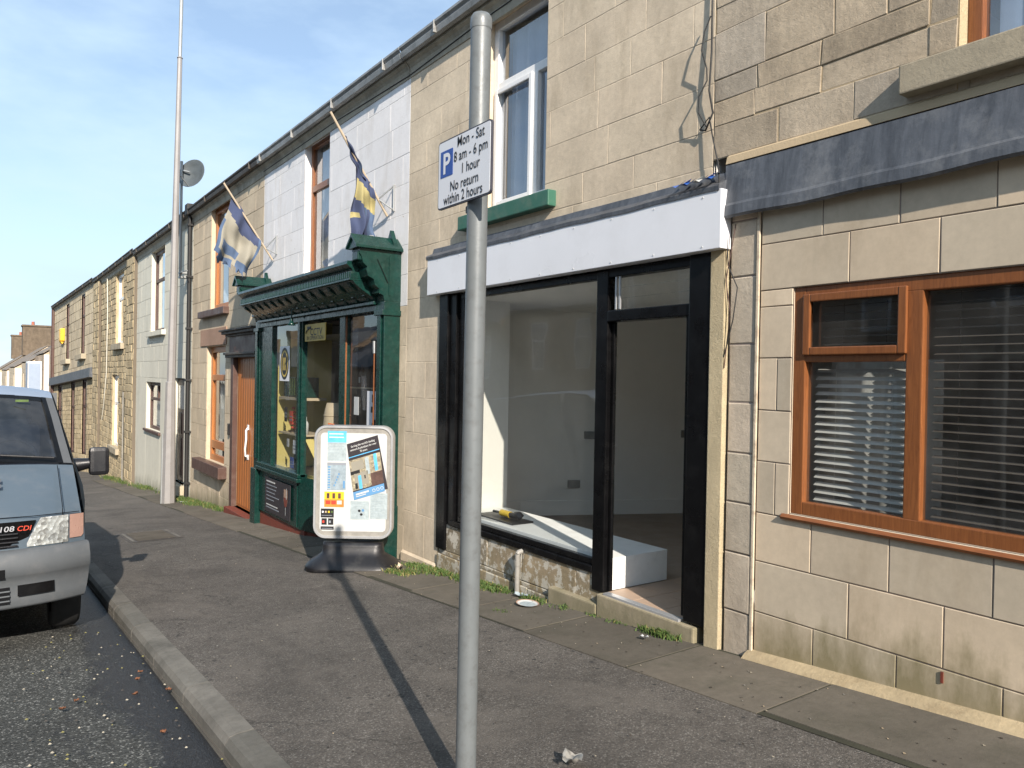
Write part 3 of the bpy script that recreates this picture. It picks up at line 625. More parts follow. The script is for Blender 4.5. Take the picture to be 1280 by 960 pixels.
mb = MB(); mb.face([(3.945, 4.42, .07), (3.945, 4.42, 2.24), (3.945, 6.44, 2.24), (3.945, 6.44, .07)], 'glass_shop'); mb.build('shop_window', B)
mb = MB(); mb.box(3.905, 3.92, 3.478, 3.498, -.12, 1.88, 'alu', .003); mb.build('door_edge', B)
lw = MB(); lw.box(3.90, 3.915, 4.17, 4.185, 1.99, 2.235, 'alu', .002); lw.box(3.90, 3.915, 4.21, 4.225, 1.99, 2.235, 'alu', .002)
lo = lw.build('louvre_window', B)
for z in (1.995, 2.075, 2.155):
    q = MB(); q.mesh([(3.947, 3.48, z), (3.947, 4.2, z), (3.943, 4.2, z + .084), (3.943, 3.48, z + .084)], [(0, 1, 2, 3)], 'louvre'); q.build('glass_slat', lo)
# sign panel box
mb = MB(); mb.box(3.792, 3.895, 3.155, 6.95, 2.302, 2.675, 'fascia', .004)
fp = mb.build('sign_panel', B)
for k in range(9):
    y = 3.3 + k * .43
    for z in (2.325, 2.64): mb = MB(); mb.tube([(3.7925, y, z), (3.788, y, z)], .005, 'paper', 8); mb.build('screw', fp)
mb = MB(); vs = []; fs = []
for i in range(41):
    y = 3.17 + 3.80 * i / 40; w_ = .002 * math.sin(i * 1.3) + .003 * math.sin(i * .47)
    for (x, z) in ((3.785, 2.665), (3.783, 2.693), (3.81, 2.71), (3.86, 2.74), (3.875, 2.79), (3.9, 2.80)): vs.append((x, y, z + w_ * (1 if x < 3.8 else .5)))
for i in range(40):
    for j in range(5): a = i * 6 + j; fs.append((a, a + 1, a + 7, a + 6))
mb.mesh(vs, fs, 'lead'); mb.face([(3.785, 3.17, 2.665), (3.783, 3.17, 2.705), (3.86, 3.17, 2.74), (3.9, 3.17, 2.8), (3.9, 3.17, 2.67)], 'lead'); mb.face([(3.785, 6.97, 2.665), (3.783, 6.97, 2.705), (3.86, 6.97, 2.74), (3.9, 6.97, 2.8), (3.9, 6.97, 2.67)], 'lead')
mb.build('lead_flashing', B)
mb = MB()
for i in range(7):
    y = 3.2 + i * .05; mb.mesh([(3.75, y, 2.735 + .01 * (i % 2)), (3.78, y + .055, 2.76), (3.86, y + .05, 2.785 - .02 * (i % 2)), (3.84, y - .01, 2.80)], [(0, 1, 2, 3)], 'tarplastic' if i in (0, 1, 4, 5, 6) else 'paper')
mb.build('plastic_sheeting', B)
wB = window(B, 5.115, 6.06, 3.03, 4.82, 3.99, 'upvc', .075, .07, bars=[('h', 4.20, 5.18, 6.0, .08), ('v', 5.40, 3.1, 4.17, .07)], gl='glass_sky', curtain=('curtain_blue', 5.2, 6.0, 3.1, 4.74), sash=[(5.43, 6.02, 3.075, 4.175)], label='white plastic upper window with three panes')
mb = MB(); mb.box(3.815, 3.97, 4.96, 6.40, 2.89, 3.025, 'green_sill', .01); mb.build('sill', wB)
# interior
mb = MB()
mb.face([(3.98, 6.60, -.16), (4.60, 6.60, -.16), (4.60, 6.60, 2.6), (3.98, 6.60, 2.6)], 'inwall')
mb.face([(4.60, 6.60, -.16), (4.60, 7.45, -.16), (4.60, 7.45, 2.6), (4.60, 6.60, 2.6)], 'inwall')
mb.face([(4.6, 7.50, -.16), (7.7, 6.108, -.16), (7.7, 6.108, 2.6), (4.6, 7.50, 2.6)], 'inwall')
mb.face([(7.7, 6.108, -.16), (7.7, 3.36, -.16), (7.7, 3.36, 2.6), (7.7, 6.108, 2.6)], 'inwall'); mb.face([(3.98, 3.36, -.16), (7.7, 3.36, -.16), (7.7, 3.36, 2.6), (3.98, 3.36, 2.6)], 'inwall')
mb.face([(3.98, 3.33, 2.26), (7.8, 3.33, 2.26), (7.8, 7.58, 2.26), (3.98, 7.58, 2.26)], 'inwall')
mb.face([(3.92, 3.33, 2.5), (9.6, 3.33, 2.5), (9.6, 7.58, 2.5), (3.92, 7.58, 2.5)], 'inwall')
mb.build('interior_wall', B)
mb = MB()
d = Vector((4.9, -2.2, 0)).normalized(); n_ = Vector((-d.y, d.x, 0)) * -1
for a, b in ((0, 3.35),):
    p0 = Vector((4.6, 7.50, 0)) + n_ * .015; p1 = p0 + d * b
    mb.mesh([(p0.x, p0.y, -.15), (p1.x, p1.y, -.15), (p1.x, p1.y, .02), (p0.x, p0.y, .02), (p0.x - n_.x * .01, p0.y - n_.y * .01, .03), (p1.x - n_.x * .01, p1.y - n_.y * .01, .03)], [(0, 1, 2, 3), (3, 2, 5, 4)], 'inwall')
mb.build('skirting_board', B)
for (t, z) in ((1.52, .80), (1.33, .22), (2.75, .82)):
    mb = MB(); c = Vector((4.6, 7.50, z)) + d * t + n_ * .012; m4 = Matrix.Translation(c) @ Matrix.Rotation(math.atan2(d.y, d.x), 4, 'Z'); mb.box(-.075, .075, -.012, .012, -.045, .045, 'pvcgrey', .004, mat=m4); mb.build('wall_socket', B)
mb = MB(); mb.face([(3.98, 3.36, -.152), (9.5, 3.36, -.152), (9.5, 7.6, -.152), (3.98, 7.6, -.152)], 'infloor')
mb.build('shop_floor', B)
mb = MB()
for i in range(3):
    for j in range(3): mb.box(3.92 + i * .32, 4.235 + i * .32, 3.46 + j * .27, 3.725 + j * .27, -.16, -.142, 'tile', .002)
mb.box(3.86, 3.918, 3.50, 4.25, -.158, -.138, 'alu', .003)
mb.build('floor_tiles', B)
pl = MB(); pl.box(3.975, 4.58, 4.285, 6.58, -.145, .10, 'platform', .004)
pl = tag(pl.build('display_platform'), 'low white boxed platform behind the empty shop window', 'platform')
mb = MB(); mb.tube([(3.84, 5.33, -.42), (3.84, 5.33, -.06)], .022, 'pvcgrey', 14); mb.tube([(3.84, 5.33, -.16), (3.84, 5.33, -.12)], .026, 'pvcgrey', 14)
mb.tube([(3.84, 5.33, -.06), (3.85, 5.33, -.045), (3.885, 5.33, -.04)], .022, 'pvcgrey', 14); mb.build('waste_pipe', B)
# cables on the joint with the stone house
def cable(name, pts, r, m, parent):
    q = MB(); q.tube(pts, r, m, 6); return q.build(name, parent)
cable('cable', [(3.88, 3.33, 4.9), (3.885, 3.335, 4.2), (3.88, 3.33, 3.85), (3.87, 3.32, 3.6), (3.865, 3.33, 3.35), (3.87, 3.30, 3.2), (3.87, 3.36, 3.1), (3.875, 3.41, 3.12)], .007, 'cable', B)
cable('cable', [(3.875, 3.41, 3.12), (3.87, 3.33, 3.18), (3.86, 3.28, 3.0), (3.85, 3.23, 2.85), (3.84, 3.21, 2.72)], .005, 'cable', B)
cable('cable', [(3.86, 3.325, 3.83), (3.845, 3.36, 3.74), (3.835, 3.375, 3.62), (3.86, 3.35, 3.5), (3.86, 3.345, 3.42), (3.835, 3.39, 3.32), (3.84, 3.395, 3.22), (3.87, 3.35, 3.12)], .005, 'cable', B)
cable('cable', [(3.87, 3.165, 2.66), (3.86, 3.16, 2.4), (3.865, 3.15, 2.2), (3.86, 3.07, 2.05), (3.86, 3.10, 1.85), (3.865, 3.17, 1.62)], .004, 'cable', B)
cable('cable', [(3.87, 3.10, 2.45), (3.86, 3.16, 2.1), (3.87, 3.13, 1.9), (3.865, 3.165, 1.55)], .0035, 'brownpaint', B)
cable('cable', [(3.885, 3.4, 4.74), (3.885, 5.0, 4.86), (3.885, 6.1, 4.855), (3.885, 7.6, 4.80)], .006, 'cable', B)

# ---------------------------------------------------------------- house C : green shopfront
C = empty('green_fronted_shop', (3.9, 10.2, -.79), 'shop with ornate bottle green timber front under a white painted upper wall', 'shop', 'terraced houses along the street')
mb = MB(); opC = [(9.97, 10.93, 2.93, 4.83), (7.8, 12.6, -1.5, 2.3)]
masonry(mb, 7.60, 12.86, [2.25, 2.60, 2.93, 3.28, 3.62, 3.95, 4.30, 4.62, 4.80, 4.93], opC, 3.9, 'white', 'white_joint', .002, .0022, .003, var=.03, seed=21, lens=(.6, 1.05), jit=.001, reveal=.14)
masonry(mb, 7.60, 7.78, [-1.0, -.6, -.2, .2, .6, 1.0, 1.4, 1.8, 2.25], [], 3.9, 'cream', 'cream_joint', .002, .0022, .003, var=.03, seed=22, joints={k: [] for k in range(8)})
mb.build('wall', C)
shell(C, 7.61, 12.86, -1.6, 4.95); eaves(C, 7.61, 12.86, gm='gutter', cm='cornice')
wC = window(C, 9.97, 10.93, 2.93, 4.83, 4.0, 'brownv', .06, .06, bars=[('h', 4.18, 10.0, 10.9, .09)], gl='glass_sky', curtain=('curtain', 10.35, 10.88, 3.0, 4.78), sill=('white', 3.86, .1, .05), label='upper window with brown timber frame in the white wall')
cable('cable', [(3.885, 7.6, 4.80), (3.885, 9.9, 4.86), (3.885, 12.86, 4.85)], .006, 'cable', C)
# corbelled brackets
def bracket(y0, y1):
    t = 'green'; q = MB()
    pr = [(3.9, 2.30), (3.70, 2.30), (3.685, 2.36), (3.63, 2.385), (3.635, 2.43), (3.58, 2.47), (3.57, 2.53), (3.50, 2.56), (3.475, 2.63), (3.49, 2.66), (3.44, 2.70), (3.415, 2.78), (3.395, 2.80), (3.395, 2.87), (3.9, 2.87)]
    q.prism(pr, 'y', y0, y1, t); c = (y0 + y1) / 2; w2 = (y1 - y0) / 2 + .05
    # gabled cap
    for X0, X1 in ((3.33, 3.9),):
        q.prism([(c - w2, 2.86), (c, 2.985), (c + w2, 2.86), (c + w2, 2.885), (c, 3.02), (c - w2, 2.885)], 'x', X0, X1, t)
        q.prism([(c - w2 + .02, 2.86), (c, 2.975), (c + w2 - .02, 2.86)], 'x', X0 + .02, X1 - .01, t)
    q.prism([(c - w2, 2.86), (c, 3.11), (c + w2, 2.86)], 'x', 3.80, 3.85, t)
    q.box(3.38, 3.44, y0 + .02, y1 - .02, 2.73, 2.83, t, .01)
    for dy in (y0 - .008,):   # incised line on the side
        q.mesh([(3.60, dy, 2.75), (3.61, dy, 2.75), (3.74, dy, 2.50), (3.73, dy, 2.50)], [(0, 1, 2, 3)], 'black')
        q.box(3.75, 3.77, dy - .002, dy + .01, 2.36, 2.80, t)
    return q
cc = MB()
cc.prism([(3.9, 2.90), (3.42, 2.74), (3.345, 2.735), (3.335, 2.70), (3.40, 2.65), (3.41, 2.625), (3.9, 2.625)], 'y', 7.97, 12.30, 'green')
cc.box(3.385, 3.9, 7.97, 12.30, 2.55, 2.624, 'green'); cc.box(3.37, 3.9, 7.97, 12.30, 2.525, 2.548, 'green', .004)
cc.prism([(3.9, 2.523), (3.41, 2.523), (3.44, 2.49), (3.52, 2.43), (3.64, 2.36), (3.685, 2.31), (3.9, 2.31)], 'y', 7.97, 12.30, 'green')
cc.box(3.655, 3.9, 7.95, 12.32, 2.27, 2.308, 'green', .006); cc.box(3.70, 3.9, 7.95, 12.32, 2.20, 2.268, 'green', .004)
y = 8.0
while y < 12.28: cc.box(3.376, 3.39, y, y + .028, 2.552, 2.622, 'green', .003); y += .056
co = cc.build('cornice_board', C)
for k in range(14):
    y = 8.08 + k * .315; q = MB()
    q.prism([(3.70, 2.31), (3.655, 2.315), (3.64, 2.36), (3.60, 2.375), (3.60, 2.41), (3.50, 2.43), (3.44, 2.46), (3.415, 2.50), (3.42, 2.52), (3.72, 2.52)], 'y', y, y + .06, 'green'); q.build('modillion', co)
for a in (7.76, 12.36): q = bracket(a, a + .19); q.build('console_bracket', C)
for a, b in ((7.76, 7.95), (12.33, 12.55)):
    q = MB()
    q.box(3.70, 3.9, a, b, -1.2, 2.30, 'green', .008); q.box(3.678, 3.698, a + .05, b - .05, .1, 2.15, 'green', .006)
    q.box(3.655, 3.9, a - .02, b + .03, -1.2, -.06 if a > 10 else .0, 'green', .01); q.box(3.67, 3.9, a - .02, b + .02, 2.14, 2.2, 'green', .006)
    q.build('pilaster', C)
q = MB()   # frames of glazing
q.box(3.72, 3.80, 11.75, 12.33, .0, 2.27, 'green', .006); q.box(3.72, 3.80, 10.42, 10.62, .0, 2.27, 'green', .006); q.box(3.70, 3.72, 10.48, 10.56, .0, 2.2, 'green', .006)
q.box(3.68, 3.82, 10.42, 12.33, .0, .06, 'green', .01); q.box(3.66, 3.80, 10.40, 12.33, -.06, -.002, 'green', .012)
q.box(3.75, 3.83, 8.98, 9.15, -.9, 2.27, 'green', .006); q.box(3.755, 3.775, 8.962, 8.978, .1, 2.2, 'brownw', .003)
q.box(3.76, 3.82, 7.95, 8.02, -.9, 2.27, 'green', .006)
q.build('glazing_frame', C)
q = MB()
q.box(3.72, 3.88, 10.44, 12.33, -.72, -.062, 'green', .008); q.box(3.705, 3.72, 10.5, 10.56, -.70, -.08, 'green', .004)
q.mesh([(3.72, 10.44, -.72), (3.72, 10.44, .02), (4.02, 9.2, .02), (4.02, 9.2, -.72)], [(0, 1, 2, 3)], 'green'); q.mesh([(3.72, 10.44, .02), (4.02, 9.2, .02), (4.2, 9.5, .02), (3.9, 10.6, .02)], [(0, 1, 2, 3)], 'green')
q.box(3.80, 3.86, 7.95, 9.15, -.72, .05, 'green', .008)
q.build('stall_riser', C)
q = MB(); q.box(3.745, 3.9, 10.3, 12.33, -1.3, -.722, 'red', .006); q.mesh([(3.75, 10.42, -1.3), (3.75, 10.42, -.722), (4.04, 9.2, -.722), (4.04, 9.2, -1.3)], [(0, 1, 2, 3)], 'red'); q.box(3.80, 3.9, 7.95, 9.2, -1.3, -.722, 'red', .006); q.build('painted_base', C)
for pts in ([(3.76, 10.62), (3.76, 11.75)], [(3.77, 10.42), (4.0, 9.15)], [(3.80, 8.02), (3.80, 8.98)]):
    (xa, ya), (xb, yb) = pts; q = MB(); q.face([(xa, ya, .05), (xa, ya, 2.22), (xb, yb, 2.22), (xb, yb, .05)], 'glass_shop'); q.build('shop_window', C)
# inside linings and display
q = MB(); q.box(3.83, 4.7, 11.78, 11.8, -.2, 2.3, 'yellow'); q.box(3.83, 5.2, 7.9, 12.3, 2.3, 2.33, 'seat'); q.box(5.2, 5.22, 7.8, 12.3, -1.2, 2.3, 'seat'); q.box(3.84, 5.2, 7.85, 7.87, -1, 2.3, 'seat'); q.box(3.83, 4.8, 9.2, 12.3, -.03, -.0, 'poster_dark')  # near-black ceiling, back, side and floor boards paint in the unlit room's darkness
q.build('window_lining', C)
q = MB(); q.box(3.82, 4.2, 10.7, 11.7, 1.08, 1.12, 'barrel', .003); q.box(3.82, 4.2, 10.7, 11.7, .56, .585, 'barrel', .003); q.box(4.3, 4.5, 9.3, 10.4, 1.28, 1.30, 'barrel', .003); q.build('shelf', C)
# cctv sign
q = MB(); q.box(3.735, 3.748, 9.60, 10.36, 1.92, 2.155, 'poster_yellow', .003)
fm = face_mat((3.733, 9.93, 2.0), (0, -1, 0), (0, 0, 1)); put_text(q, 'CCTV', .135, 'ink', fm, .012, sx=1.25)
fm = face_mat((3.733, 9.97, 1.94), (0, -1, 0), (0, 0, 1)); put_text(q, 'IN OPERATION', .074, 'ink', fm, .008, sx=1.2)
q.box(3.728, 3.736, 10.12, 10.26, 2.085, 2.125, 'ink', .002); q.tube([(3.731, 10.28, 2.06), (3.731, 10.2, 2.09)], .006, 'ink', 6); q.tube([(3.731, 10.31, 2.03), (3.731, 10.28, 2.075)], .006, 'ink', 6)
q.build('camera_warning_sign', C)
# swan neck lamp
q = MB(); q.tube([(3.72, 10.3, 2.20), (3.66, 10.3, 2.36), (3.58, 10.3, 2.40), (3.53, 10.32, 2.34), (3.53, 10.33, 2.22)], .009, 'green', 8); q.lathe([(.012, 2.24), (.02, 2.22), (.03, 2.17), (.06, 2.14), (.055, 2.138)], 'green', 16, axis=(3.53, 10.33)); q.build('swan_neck_lamp', C)
# poster of a wine glass on the riser
q = MB(); q.box(3.69, 3.70, 10.74, 11.9, -.66, -.14, 'poster_dark', .002)
for k, (t, s) in enumerate((('Mother Earth', .085), ('', 0))):
    if t: pass
rr = random.Random(9)
for k in range(5): yy = 11.82; q.box(3.687, 3.69, yy - rr.uniform(.35, .62), yy, -.25 - k * .055, -.238 - k * .055, 'inkgrey')
for k in range(2): q.box(3.687, 3.69, 11.82 - rr.uniform(.45, .6), 11.82, -.555 - k * .04, -.54 - k * .04, 'paper' if k == 0 else 'inkgrey')
q.box(3.687, 3.69, 11.42, 11.82, -.2, -.18, 'paper')
gm = face_mat((3.686, 10.92, 0), (0, -1, 0), (0, 0, 1))
q.mesh([(-.08, -.22, 0), (-.085, -.38, 0), (-.05, -.46, 0), (0, -.48, 0), (.05, -.46, 0), (.085, -.38, 0), (.08, -.22, 0)], [tuple(range(7))], 'redsand', mat=gm)
q.mesh([(-.085, -.34, .001), (-.05, -.46, .001), (0, -.48, .001), (.05, -.46, .001), (.085, -.34, .001)], [tuple(range(5))], 'red', mat=gm)
q.mesh([(-.008, -.48, 0), (.008, -.48, 0), (.008, -.6, 0), (-.008, -.6, 0)], [(0, 1, 2, 3)], 'paper', mat=gm); q.mesh([(.03, -.2, .002), (.05, -.2, .002), (.05, -.36, .002), (.03, -.36, .002)], [(0, 1, 2, 3)], 'paper', mat=gm)
q.build('wine_poster', C)
q = MB(); fmr = face_mat((3.752, 11.25, 1.62), (0, -1, 0), (0, 0, 1))
def disc(q, m, r, z, mat, ry=None, n=24): q.mesh([(r * math.cos(6.2832 * k / n), (ry or r) * math.sin(6.2832 * k / n), z) for k in range(n)], [tuple(range(n))], m, mat=mat)
q.mesh([(-.22, -.26, 0), (.22, -.26, 0), (.22, .26, 0), (-.22, .26, 0)], [(0, 1, 2, 3)], 'signwhite', mat=fmr); disc(q, 'ink', .19, .002, fmr, .24); disc(q, 'poster_yellow', .155, .003, fmr, .2); disc(q, 'ink', .13, .004, fmr, .17)
for k in range(3): q.mesh([(-.07 + k * .05, -.1, .005), (-.04 + k * .05, -.1, .005), (-.04 + k * .05, .09, .005), (-.07 + k * .05, .09, .005)], [(0, 1, 2, 3)], 'poster_yellow', mat=fmr)
q.build('window_sticker', C)
def item(name, fn, label, cat, group=None):
    q = MB(); fn(q); return tag(q.build(name), label, cat, group)
def barrel(q): q.lathe([(.0, .48), (.14, .48), (.17, .60), (.185, .78), (.17, .96), (.14, 1.08), (0, 1.08)], 'barrel', 24, axis=(4.05, 9.93)); [q.lathe([(.178, z), (.186, z + .01), (.178, z + .02)], 'barrel', 24, axis=(4.05, 9.93)) for z in (.62, .9)]
item('barrel', barrel, 'pale beige wooden barrel behind the green shop window', 'barrel')
def crate(q):
    q.box(3.95, 4.35, 9.65, 10.25, .03, .475, 'barrel', .01)
    for k in range(2):
        m4 = face_mat((3.945, 9.97, .15 + k * .2), (0, -1, 0), (0, 0, 1)); disc(q, 'brownpaint', .085, .0, m4); disc(q, 'redsand', .06, .002, m4)
item('display_crate', crate, 'beige crate with two round openings under the barrel', 'crate')
def ocard(q): q.box(3.84, 3.845, 9.52, 9.72, .68, .82, 'orange', .001)
item('orange_card', ocard, 'small bright orange card in front of the barrel', 'card')
def gbox(q): q.box(3.86, 4.1, 10.75, 11.6, 1.125, 1.42, 'green', .01); [q.box(3.855, 3.86, 10.8 + k * .1, 10.83 + k * .1, 1.15, 1.40, 'lib_green') for k in range(8)]
item('bottle_box', gbox, 'green box of bottles on the upper display shelf', 'box')
def bottle(x, y, z, m, h=.3):
    def f(q): q.lathe([(0, z), (.038, z), (.04, z + h * .6), (.03, z + h * .7), (.013, z + h * .78), (.013, z + h), (0, z + h)], m, 14, axis=(x, y)); q.box(x - .0415, x - .039, y - .025, y + .025, z + .06, z + .14, 'paper')
    return f
for i, (x, y, z, m, h, lb) in enumerate(((4.4, 9.9, 1.30, 'brownpaint', .32, 'brown bottle on the shelf behind the barrel window'), (3.9, 11.1, .06, 'green', .34, 'green bottle standing on the window floor'), (3.9, 10.98, .06, 'blackpl', .3, 'black bottle next to the green one'), (3.93, 10.8, .585, 'paper', .26, 'white bottle on the lower display shelf'))):
    item('bottle', bottle(x, y, z, m, h), lb, 'bottle', 'bottles in the green shop window')
for y, z, w_, h, m, lb_ in ((11.0, .72, .14, .2, 'redink', 'red card on the display shelf'), (11.25, .75, .12, .22, 'ink', 'black card on the display shelf'), (10.85, .30, .12, .2, 'signwhite', 'white card in the middle of the left window display'), (10.72, .25, .1, .24, 'paper', 'tall white card beside the window post'), (11.15, .38, .09, .12, 'paper', 'smallest pale card in the left window display'), (10.95, .08, .15, .16, 'signblue', 'blue card at the bottom of the left window display'), (10.72, .05, .11, .15, 'paper', 'white card low beside the blue card'), (10.68, .62, .06, .46, 'signwhite', 'narrow upright white card against the window post')):
    def card(q):
        q.box(3.80, 3.806, y, y + w_, z, z + h, m, .001); q.box(3.797, 3.8, y + .01, y + w_ - .015, z + h * .55, z + h * .62, 'inkgrey'); q.box(3.797, 3.8, y + .01, y + w_ - .015, z + h * .3, z + h * .4, 'inkgrey')
    item('leaflet', card, lb_, 'leaflet', 'leaflets in the green shop window')
def redtray(q):
    for j in range(6):
        for i in range(4 - j // 2): q.lathe([(0, .62 + j * .06), (.025, .64 + j * .06), (0, .67 + j * .06)], 'redink', 8, axis=(3.98, 11.35 + i * .06 + j * .02))
    q.box(3.95, 4.1, 11.3, 11.62, .585, .6, 'ink')
item('sweet_stand', redtray, 'dark stand of small red sweets on the display shelf', 'stand')
def notice(q): q.box(3.79, 3.793, 8.62, 8.76, .98, 1.2, 'paper', .0008)
item('paper_notice', notice, 'blank white paper notice on the right green shop window', 'notice')
def poster2(q):
    q.box(3.79, 3.794, 8.08, 8.38, .72, 1.28, 'signwhite', .001); q.box(3.786, 3.789, 8.18, 8.26, 1.03, 1.1, 'ink'); [q.box(3.786, 3.789, 8.14 + k * .06, 8.17 + k * .06, .76, .95 - k * .04, 'ink') for k in range(3)]; q.box(3.786, 3.789, 8.1, 8.36, .73, .75, 'ink'); q.box(3.786, 3.789, 8.22, 8.235, 1.15, 1.24, 'ink')
item('white_poster', poster2, 'white poster with black bottle shapes on the right green shop window', 'poster')
q = MB(); q.tube([(3.72, 8.04, .75), (3.72, 8.04, 1.75)], .012, 'brownw', 8); q.tube([(3.72, 8.04, 1.72), (3.715, 8.04, 1.86)], .02, 'alu', 8); q.tube([(3.72, 8.04, .7), (3.72, 8.04, .82)], .02, 'alu', 8); q.build('door_pull', C)

# ---------------------------------------------------------------- house D : tan stone house
D = empty('tan_stone_house', (3.9, 15.4, -1.19), 'tan stone house with orange wooden door and brown sills beside the green shop', 'house', 'terraced houses along the street')
opD = [(15.0, 16.4, 2.74, 4.83), (15.15, 16.6, -.33, 2.0), (13.05, 14.50, -1.0, 1.80)]
mb = MB(); masonry(mb, 12.86, 17.95, rows_(-1.6, 4.93, .33), opD, 3.9, 'tan', 'mortar_tan', .003, .006, .004, var=.07, seed=31, lens=(.7, 1.15), reveal=.14)
mb.box(3.88, 3.9, 15.05, 17.1, 2.02, 2.36, 'redsand', .004); mb.build('wall', D)
shell(D, 12.86, 17.95, -1.8, 4.95); eaves(D, 12.86, 17.95, gm='gutter_dark')
w1 = window(D, 15.0, 16.4, 2.74, 4.83, 3.99, 'door', .12, .07, bars=[('h', 4.1, 15.1, 16.3, .1)], gl='glass_sky', curtain=('curtain_blue', 15.1, 15.6, 2.85, 4.75), label='upper window with orange brown frame')
mb = MB(); mb.box(3.79, 3.99, 14.95, 17.0, 2.60, 2.735, 'brownpaint', .01); mb.build('sill', w1)
w2 = window(D, 15.15, 16.6, -.33, 2.0, 3.99, 'door', .12, .07, bars=[('h', 1.37, 15.25, 16.5, .12), ('h', .0, 15.25, 16.5, .16)], gl='glass', curtain=('curtain', 15.25, 16.5, .1, 1.3), label='ground floor window with orange brown frame and lace curtain')
mb = MB(); mb.box(3.74, 3.99, 14.95, 17.1, -.56, -.335, 'brownpaint', .012); mb.build('sill', w2)
mb = MB(); mb.box(3.95, 4.02, 13.10, 14.45, -.98, 1.78, 'door', .006)
for k in range(9): mb.box(3.945, 3.951, 13.14 + k * .145, 13.27 + k * .145, -.94, 1.74, 'door', .004)
dr = mb.build('door', D)
mb = MB(); mb.tube([(3.945, 13.72, -.02), (3.90, 13.74, .0), (3.885, 13.70, .12), (3.885, 13.64, .3), (3.90, 13.70, .45), (3.945, 13.74, .5)], .018, 'upvc', 8); mb.box(3.935, 3.947, 13.69, 13.78, -.07, .02, 'upvc', .005); mb.box(3.935, 3.947, 13.69, 13.78, .46, .55, 'upvc', .005); mb.build('handle', dr)
mb = MB(); mb.box(3.86, 3.95, 14.45, 14.62, -1.1, 1.75, 'brownpaint', .008); mb.box(3.86, 3.95, 12.92, 13.08, -1.1, 1.75, 'brownpaint', .008)
mb.box(3.84, 3.95, 12.92, 14.66, 1.80, 2.16, 'brownpaint', .008)
for (x, z, h) in ((3.80, 1.75, .05), (3.77, 1.80, .04), (3.80, 2.14, .04), (3.74, 2.18, .05), (3.70, 2.23, .035)): mb.box(x, 3.95, 12.88 - (3.9 - x) * .2, 14.70 + (3.9 - x), z, z + h, 'gutter_dark', .006)
mb.build('door_surround', D)
mb = MB(); mb.box(3.75, 4.1, 12.98, 14.55, -1.35, -1.0, 'red', .01); mb.build('doorstep', D)
mb = MB(); mb.box(3.85, 3.895, 14.68, 14.76, .3, .52, 'blackpl', .01); mb.build('letter_box', D)
def pipe(parent, Y, z0, z1, m='cable', X=3.83, r=.045):
    q = MB(); q.tube([(X, Y, z0), (X, Y, z1)], r, m, 12)
    z = z0 + .4
    while z < z1: q.box(X - .055, 3.9, Y - .065, Y + .065, z, z + .05, m, .006); z += 1.15
    return q
q = pipe(D, 18.0, gz(18) - .05, 5.02); q.box(3.74, 3.9, 17.88, 18.14, 4.95, 5.2, 'cable', .02); q.build('drainpipe', D)

# ---------------------------------------------------------------- house E : pale render house
E_ = empty('rendered_house', (3.9, 21.5, -1.66), 'pale cream rendered house behind the tall lamp post', 'house', 'terraced houses along the street')
opE = [(21.1, 22.95, 2.55, 4.75), (21.45, 23.5, -.12, 1.18), (18.65, 19.75, -1.15, 1.32)]
mb = MB(); masonry(mb, 17.95, 25.2, [-2.1, 1.3, 1.75, 2.15, 2.6, 3.05, 3.5, 3.95, 4.4, 4.75, 4.93], opE, 3.9, 'render', 'render_joint', .005, .005, .003, var=.02, seed=41, lens=(1.0, 1.7), joints={0: []}, reveal=.15)
mb.build('wall', E_)
shell(E_, 17.95, 25.2, -2.4, 4.95); eaves(E_, 17.95, 25.2, gm='gutter_dark')
window(E_, 21.1, 22.95, 2.55, 4.75, 4.01, 'brownpaint', .09, .06, bars=[('h', 3.95, 21.2, 22.9, .08)], gl='glass_sky', curtain=('curtain', 21.2, 22.9, 2.6, 4.7), sill=('render', 3.80, .13, .2), label='upper window with dark brown frame')
window(E_, 21.45, 23.5, -.12, 1.18, 4.01, 'brownpaint', .09, .06, bars=[('h', .72, 21.5, 23.4, .08), ('v', 22.4, .75, 1.15, .07)], gl='glass', curtain=('curtain', 21.6, 23.4, -.02, .7), sill=('brownpaint', 3.84, .07, .1), label='lower window with dark brown frame')
mb = MB(); mb.box(3.98, 4.03, 18.66, 19.74, -1.13, 1.30, 'dkwood', .006)
for (a, b, c, d_) in ((18.75, 19.15, -1.0, -.1), (19.25, 19.65, -1.0, -.1), (18.75, 19.15, 0, .5), (19.25, 19.65, 0, .5)): mb.box(3.965, 3.98, a, b, c, d_, 'dkwood', .008)
dr = mb.build('door', E_); mb = MB(); mb.box(3.97, 3.979, 18.8, 19.6, .6, 1.15, 'glass_sky'); mb.build('pane', dr)
mb = MB(); mb.box(3.78, 4.0, 18.55, 19.85, -1.6, -1.15, 'sill', .01); mb.build('doorstep', E_)

# ---------------------------------------------------------------- house F : pitch-faced stone
F_ = empty('rough_stone_house', (3.9, 29.6, -2.28), 'narrow golden rough faced stone house with white framed windows', 'house', 'terraced houses along the street')
opF = [(27.9, 29.6, 2.40, 4.79), (28.7, 30.25, -1.15, 1.32)]
mb = MB(); masonry(mb, 26.6, 33.3, rows_(-2.8, 5.0, .20), opF, 3.9, 'pitched', 'mortar_mid', .007, .02, .015, var=.16, seed=51, lens=(.3, .6), jit=.008, reveal=.15)
for (a, b) in ((25.2, 26.6), (33.3, 35.0)): masonry(mb, a, b, rows_(-2.8, 4.95, .24), [], 3.80, 'pitched', 'mortar_mid', .007, .02, .015, var=.2, seed=52, lens=(.4, .7), jit=.01); mb.box(3.815, 3.9, a, a + .01, -2.8, 4.95, 'mortar_dark'); mb.box(3.815, 3.9, b - .01, b, -2.8, 4.95, 'mortar_dark')
mb.build('wall', F_)
